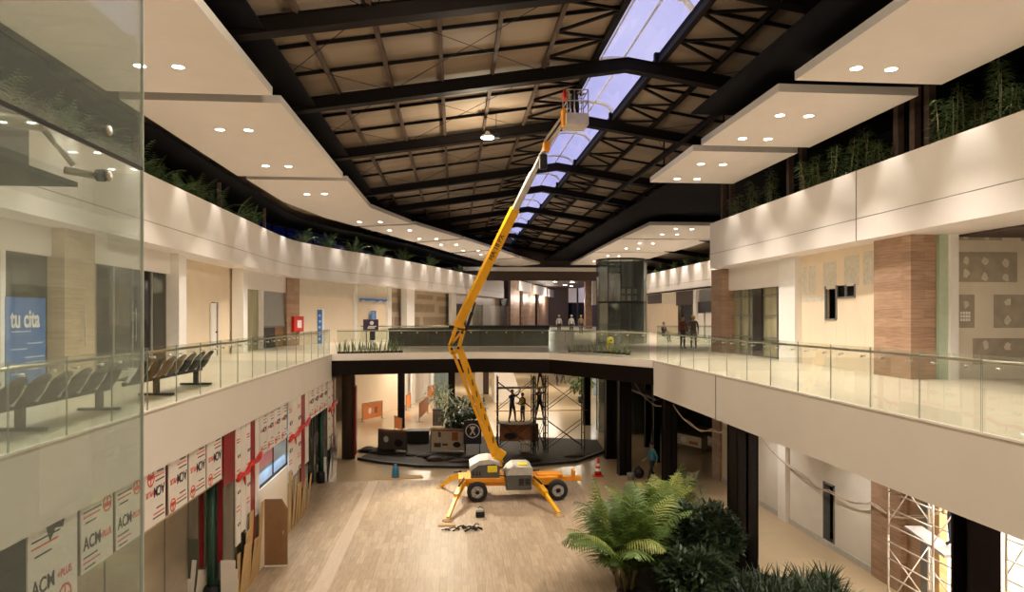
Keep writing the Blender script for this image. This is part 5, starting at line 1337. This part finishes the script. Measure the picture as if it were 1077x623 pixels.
# ledge plants
def ledge_fern(label, x, y, z, h, seed, group):
    rr = random.Random(seed); o = thing('ledge_fern',label,'plant',(x,y,z),group); mb = MB()
    for k in range(13):
        a = rr.random()*2*PI; frond(mb,(x,y,z+.05),a,rr.uniform(.9,1.5),h*rr.uniform(.7,1.15),.22*h+.05,rr.uniform(.9,1.9),14,.03,rr)
    mb.build('fronds','leafmid',o); MB().tube([(x,y,z-.1),(x,y,z+.15)],[.06,.03],6).build('stem','trunk',o)
def bamboo(label, x, y, z, h, seed, group):
    rr = random.Random(seed); o = thing('bamboo_plant',label,'plant',(x,y,z),group); mb = MB(); lf = MB()
    for k in range(3):
        a = rr.random()*2*PI; bx, by = x+.12*math.cos(a), y+.12*math.sin(a); hh = h*rr.uniform(.7,1.05); tx, ty = bx+.12*rr.gauss(0,1), by+.12*rr.gauss(0,1)
        mb.tube([(bx,by,z-.1),((bx+tx)/2,(by+ty)/2,z+hh*.5),(tx,ty,z+hh)],[.018,.014,.006],5)
        for i in range(130):
            t = rr.uniform(.12,1); p = Vector((bx+(tx-bx)*t,by+(ty-by)*t,z+hh*t)); b = rr.random()*2*PI; r = .26*(1.1-t)*rr.random()+.03
            p += Vector((r*math.cos(b),r*math.sin(b),rr.uniform(-.05,.05))); lf.leaf(p,(math.cos(b),math.sin(b),rr.uniform(-.1,.7)),rr.uniform(.14,.26),.032,.7,2)
    mb.build('culm','stem',o); lf.build('leaves','leafmid',o)
G1, G2, G3 = 'plants on the left ledge','bamboo plants on the right ledge','plants on the far right ledge'
k = 0
LP = offset(FASL,.5)
spots = [Vector((-9.55,y)) for y in (13.4,14.4,15.5,16.6,17.6,18.7,19.8,21.2,22.6,24.4,26.3,28.5,30.8,33.2)]+[hit(px,LP) for px in (318,345,372,398,424,452,484,506)]
for i, p in enumerate(spots):
    far = i >= 14
    nm = 'drooping %s on the left ledge, %s from the near end'%('fern plant', ORD[i] if i < 20 else 'twenty-'+ORD[i-20]) 
    ledge_fern(nm, p.x, p.y, 11.0, R.uniform(1.1,1.4), 100+i, G1)
for i, (y, h) in enumerate(((12.4,1.5),(13.64,1.1),(14.05,1.75),(14.74,1.0),(15.16,1.7),(15.62,1.35),(18.01,.9),(18.71,1.45),(19.51,1.5),(20.38,1.55),(21.26,1.4),(22.04,1.45),(24.65,1.5),(26.28,1.4),(27.65,1.2))):
    x = 11.85
    bamboo('thin bamboo plant on the right ledge, %s from the near end'%ORD[i], x, y, 11.0, h, 200+i, G2)
for i, y in enumerate((45.5,48,50.5,53,56,59.5,64,69)):
    ledge_fern('arching plant on the far right ledge, %s from its near end'%ORD[i], 19.5, y, 11.0, .95, 300+i, G3)
# snake plants and low plants on the bridge
for i in range(15):
    px = 357+i*4.6; x, y = floor_at(px,370.5,F2); y = 30.75+.012*(px-357); x = at(px,370,y).x
    rr = random.Random(400+i); o = thing('snake_plant','upright snake plant on the bridge edge, %s from the left'%ORD[i],'plant',(x,y,F2),'snake plants on the left part of the bridge')
    mb = MB()
    for k in range(6): a = rr.random()*6.28; mb.leaf((x+.06*math.cos(a),y+.06*math.sin(a),F2+.04),(.28*math.cos(a),.28*math.sin(a),1),rr.uniform(.35,.7),.05,.0,3,side=Vector((math.sin(a),math.cos(a),0)))
    mb.build('leaves','leafmid',o); MB().lathe((x,y,F2),[(.09,0),(.11,.08),(.05,.1)],8).build('pot','soil',o)
for i in range(13):
    px = 604+i*5.2; x = at(px,371,30.2-.35*max(0,i-5)*.5).x; y = 30.3-.30*max(0,i-4)
    if i > 4: x = at(px,371,y).x
    rr = random.Random(500+i); o = thing('border_plant','low spiky plant on the right part of the bridge, %s from the left'%ORD[i],'plant',(x,y+.9,F2),'low plants around the yellow sign')
    mb = MB(); strap_plant(mb,x,y+.9,F2+.05,22,.42+.25*(5 <= i <= 11),rr,.035); mb.build('leaves','leafmid',o); MB().lathe((x,y+.9,F2),[(.10,0),(.12,.07),(.05,.09)],8).build('pot','soil',o)
# potted trees on the far ground
def potted(label, px, py, h, rx, n, m, seed, ln=.3):
    x, y = floor_at(px,py); rr = random.Random(seed); o = thing('potted_tree',label,'potted plant',(x,y,0),'potted trees far back on the ground floor')
    MB().lathe((x,y,0),[(.26,0),(.36,.5),(.33,.5),(.28,.42),(0,.42)],16).build('pot','black',o); MB().tube([(x,y,.4),(x+.05,y,h*.5),(x,y,h*.8)],[.06,.04,.02],6).build('trunk','trunk',o)
    mb = MB()
    for i in range(n):
        u = Vector((rr.gauss(0,1),rr.gauss(0,1),rr.gauss(0,1))).normalized()*rr.random()**.4; mb.leaf((x+rx*u.x,y+rx*u.y,h*.72+h*.34*u.z),(u.x+rr.gauss(0,.4),u.y+rr.gauss(0,.4),u.z+rr.gauss(0,.4)),ln*rr.uniform(.7,1.2),ln*.42,.6,2)
    mb.build('foliage',m,o)
potted('light-leaved potted tree beside the far glass door',462,446,2.6,.9,240,'leafgrey',1)
potted('dark bushy potted plant left of the boom lift arm',484,456,2.0,1.1,420,'leafdark',2,.34)
potted('dark potted plant close behind the boom lift arm',498,452,1.9,.8,320,'leafdark',3,.34)
potted('low dark potted plant behind the beige banner',474,458,1.3,.7,200,'leafdark',4)
potted('potted palm at the far edge of the bright floor',612,424,2.4,1.2,240,'leafmid',5,.5)

# ================================================================== lamps
def downlight(label, x, y, z, lit=True, power=520., group='round downlights of the ceiling panels', aim=None, k=1.):
    o = thing('downlight',label,'downlight',(x,y,z),group)
    MB().lathe((x,y,z-.012),[(.155*k,.012),(.155*k,0),(.125*k,0),(.12*k,.01)],20,'Z',False).build('trim_ring','white',o)
    MB().lathe((x,y,z-.004),[(.118*k,.0),(.1*k,-.003),(0,-.004)],20).build('lens','lamp',o)
    if lit: spot((x,y,z-.06),aim or (x,y,z-5),power,88,.7)
    return o
DP = 1.0
def pairs(rows, who, lw_=1.0):
    for i, (xa, xb, y, yb) in enumerate(rows):
        for j, (x, yy_) in enumerate(((xa,y),(xb,yb))):
            downlight('%s lamp of the %s downlight pair from the near end, %s'%('outer' if (j == 0) == (who.startswith('left')) else 'inner',ORD[i],who),x,yy_,CAN,True,DPOW*lw_)
DPOW = 700.
pairs([(-6.75,-5.95,y,y) for y in (1.5,6,10.7,15.35,20.4,25.2)], 'left ceiling panels')
cl = [((-6.55,-5.7),(31.0,31.0)),((-5.7,-4.8),(36.5,36.0))]
rows = [(-6.5,-5.7,30.9,30.7)]
for c in [(396,218,355,218),(400,233.5,378,233.5),(431,242.4,410,242.4),(459,251.4,441,251.4),(480,257.4,464,257.4),(503,263.6,487,263.6),(519,268,506,268)]:
    p, q = floor_at(c[2],c[3],CAN), floor_at(c[0],c[1],CAN)
    if c[0] == 396: continue
    rows.append((p[0],q[0],p[1],q[1]))
pairs(rows, 'left curved ceiling panels', 1.25)
pairs([(8.7,9.5,y,y) for y in (1.5,6,10.5,14.2,17.7,20.1,23.6,26.2)], 'right ceiling panels')
pairs([(13.6,14.6,y,y) for y in (41.2,44.0,49.5,53.5,60,66)], 'far right ceiling panels', 1.25)
# passage lamps at the far end
for i,(px,py) in enumerate(((580,294),(584,296.5),(587,292.5),(594,300),(602,297),(601,301))):
    y = 78+i*2.5; p = at(px,py,y); downlight('small ceiling lamp of the far end passage, %s of six'%ORD[i],p.x,y,p.z,True,500,'lamps of the far end passage',None,2.2)
# hanging high-bay lamp
def high_bay(label, x, y, z, power):
    o = thing('high_bay_lamp',label,'hanging lamp',(x,y,z),'high-bay lamps under the roof')
    MB().lathe((x,y,z),[(.24,0),(.25,.03),(.20,.09),(.09,.14),(.07,.22)],20).build('reflector','white',o)
    MB().lathe((x,y,z),[(.0,-.03),(.16,-.025),(.232,-.002)][::-1],20).build('lens','lampbig',o)
    MB().bbox(x+.2,x+.42,y-.1,y+.1,z-.02,z+.14,.02).build('driver_box','black',o)
    MB().tube([(x+.3,y,z+.1),(x+.3,y,rz(x+.3)-.1)],.012,6).build('cord','black',o)
    spot((x,y,z-.08),(x,y,0),power,150,.5,(1,.86,.62),.2)
    point((x,y,z-.9),power*ROOFK,(1,.84,.62),.25)  # unseen point added below the lamp to light the roof deck
    return o
ROOFK = .5; WASH = 150.
high_bay('glowing high-bay lamp hanging from the roof left of the lift boom', 1.16, 24.0, 13.32, 800)
high_bay('high-bay lamp hanging close above the camera end of the hall', -.6, 11.5, 13.3, 800)
high_bay('high-bay lamp hanging above the camera', 2.5, 4.0, 13.7, 700)
# lamps recessed out of sight below the balconies, in the shops and in the far ground hall
for y in (3,8,13,18,23): spot((9.6,y,4.05),(9.9,y,0),210,130,.8)
for x, y, pw in ((-3,40,700),(1,42,700),(-2,52,900),(4,50,900),(9,52,700),(3,64,1100),(9,66,1100),(-2,66,900),(6,80,1200),(13,60,700)): area((x,y,4.5),(x,y,0),pw*.30,2.2,2.2,(1,.87,.70))
area((12.9,14.8,3.9),(12.9,14.8,0),420,1.6,3.0,(1,.95,.88)); area((12.9,9.5,3.9),(12.9,9.5,0),420,1.6,3.0,(1,.95,.88))
for y in (20.5,27,34): point((-11.3,y,8.2),60,WARM,.3)
for y in (4,10): area((17,y,9.0),(17,y,5.4),130,2,2)
for x, y in ((-7.4,31.5),(-6.6,38.5)): spot((x,y,9.1),(x,y,5.4),160,120,.8)
point((-6.0,21,2.8),25,(.8,.85,1),.3)
def along(P, step, s0=0):
    out = []; acc = -s0
    for a, b in zip(P, P[1:]):
        L = (b-a).length
        while acc <= L:
            if acc >= 0: out.append(a+(b-a)*acc/L)
            acc += step
        acc -= L
    return out
spot((-.6,29.7,4.42),(.1,25.0,0),1400,85,.7,(1,.88,.66),.12)
area((-5.25,21.0,2.75),(-3.5,21.0,0),35,3.0,.8,(.62,.8,1))
for x, y in ((8.6,84),(11,93),(13,102)): point((x+1.2,y,9.6),330,WARM,.4)  # unseen mid-air points added to brighten the passage piers
for q, q2 in zip(along(offset(FASL,-.30),3.1,9.0), along(offset(FASL,1.0),3.25,9.3)): spot((q.x,q.y,12.32),(q2.x,q2.y,11.3),26,80,.9,(1,.93,.8),.05)  # unseen weak spots added to lift the left ledge plants
for y in (8,11,13.5,15.5,20,22.3,25.5): spot((11.1,y,12.4),(12.2,y,11.4),26,80,.9,(1,.93,.8),.05)  # likewise added, unseen, for the bamboo on the right ledge
# wall-washing lamps between the ceiling panels and the upper fascias
for q in along(offset(FASL,-.36), 3.3, 8.2): spot((q.x,q.y,12.33),(q.x,q.y,5),WASH*(1 if q.y < 36 else 1.4),62,.7,(1,.92,.82),.03)
for y in (3.2,6,9,11.6,14.2,17.0,19.3,22.0,24.6,27.2): spot((11.04,y,12.40),(11.04,y,5),WASH,62,.7,(1,.92,.82),.03)
for y in range(46,78,3): spot((18.5,y,12.4),(18.5,y,5),WASH*3.2,74,.75,(1,.92,.82),.03)
# evening sky
w = bpy.data.worlds.new('evening_sky'); SC.world = w; w.use_nodes = True; nt = w.node_tree
bg = nt.nodes['Background']; tc = nt.nodes.new('ShaderNodeTexCoord'); no = nt.nodes.new('ShaderNodeTexNoise'); no.inputs['Scale'].default_value = 2.5
cr = nt.nodes.new('ShaderNodeValToRGB'); cr.color_ramp.elements[0].color = (.40,.40,.82,1); cr.color_ramp.elements[1].color = (.66,.65,.98,1); cr.color_ramp.elements[0].position=.35; cr.color_ramp.elements[1].position=.65
nt.links.new(tc.outputs['Generated'],no.inputs['Vector']); nt.links.new(no.outputs['Fac'],cr.inputs['Fac']); nt.links.new(cr.outputs['Color'],bg.inputs['Color']); bg.inputs['Strength'].default_value = 1.0

SC.view_settings.view_transform = 'Standard'; SC.view_settings.look = 'None'; SC.view_settings.gamma = 1; SC.view_settings.use_curve_mapping = False
SC.view_settings.exposure = 0.22
SC.cycles.use_denoising = True
SC.cycles.max_bounces = 10; SC.cycles.diffuse_bounces = 5; SC.cycles.glossy_bounces = 4; SC.cycles.transparent_max_bounces = 24; SC.cycles.transmission_bounces = 6
SC.cycles.sample_clamp_indirect = 6.0
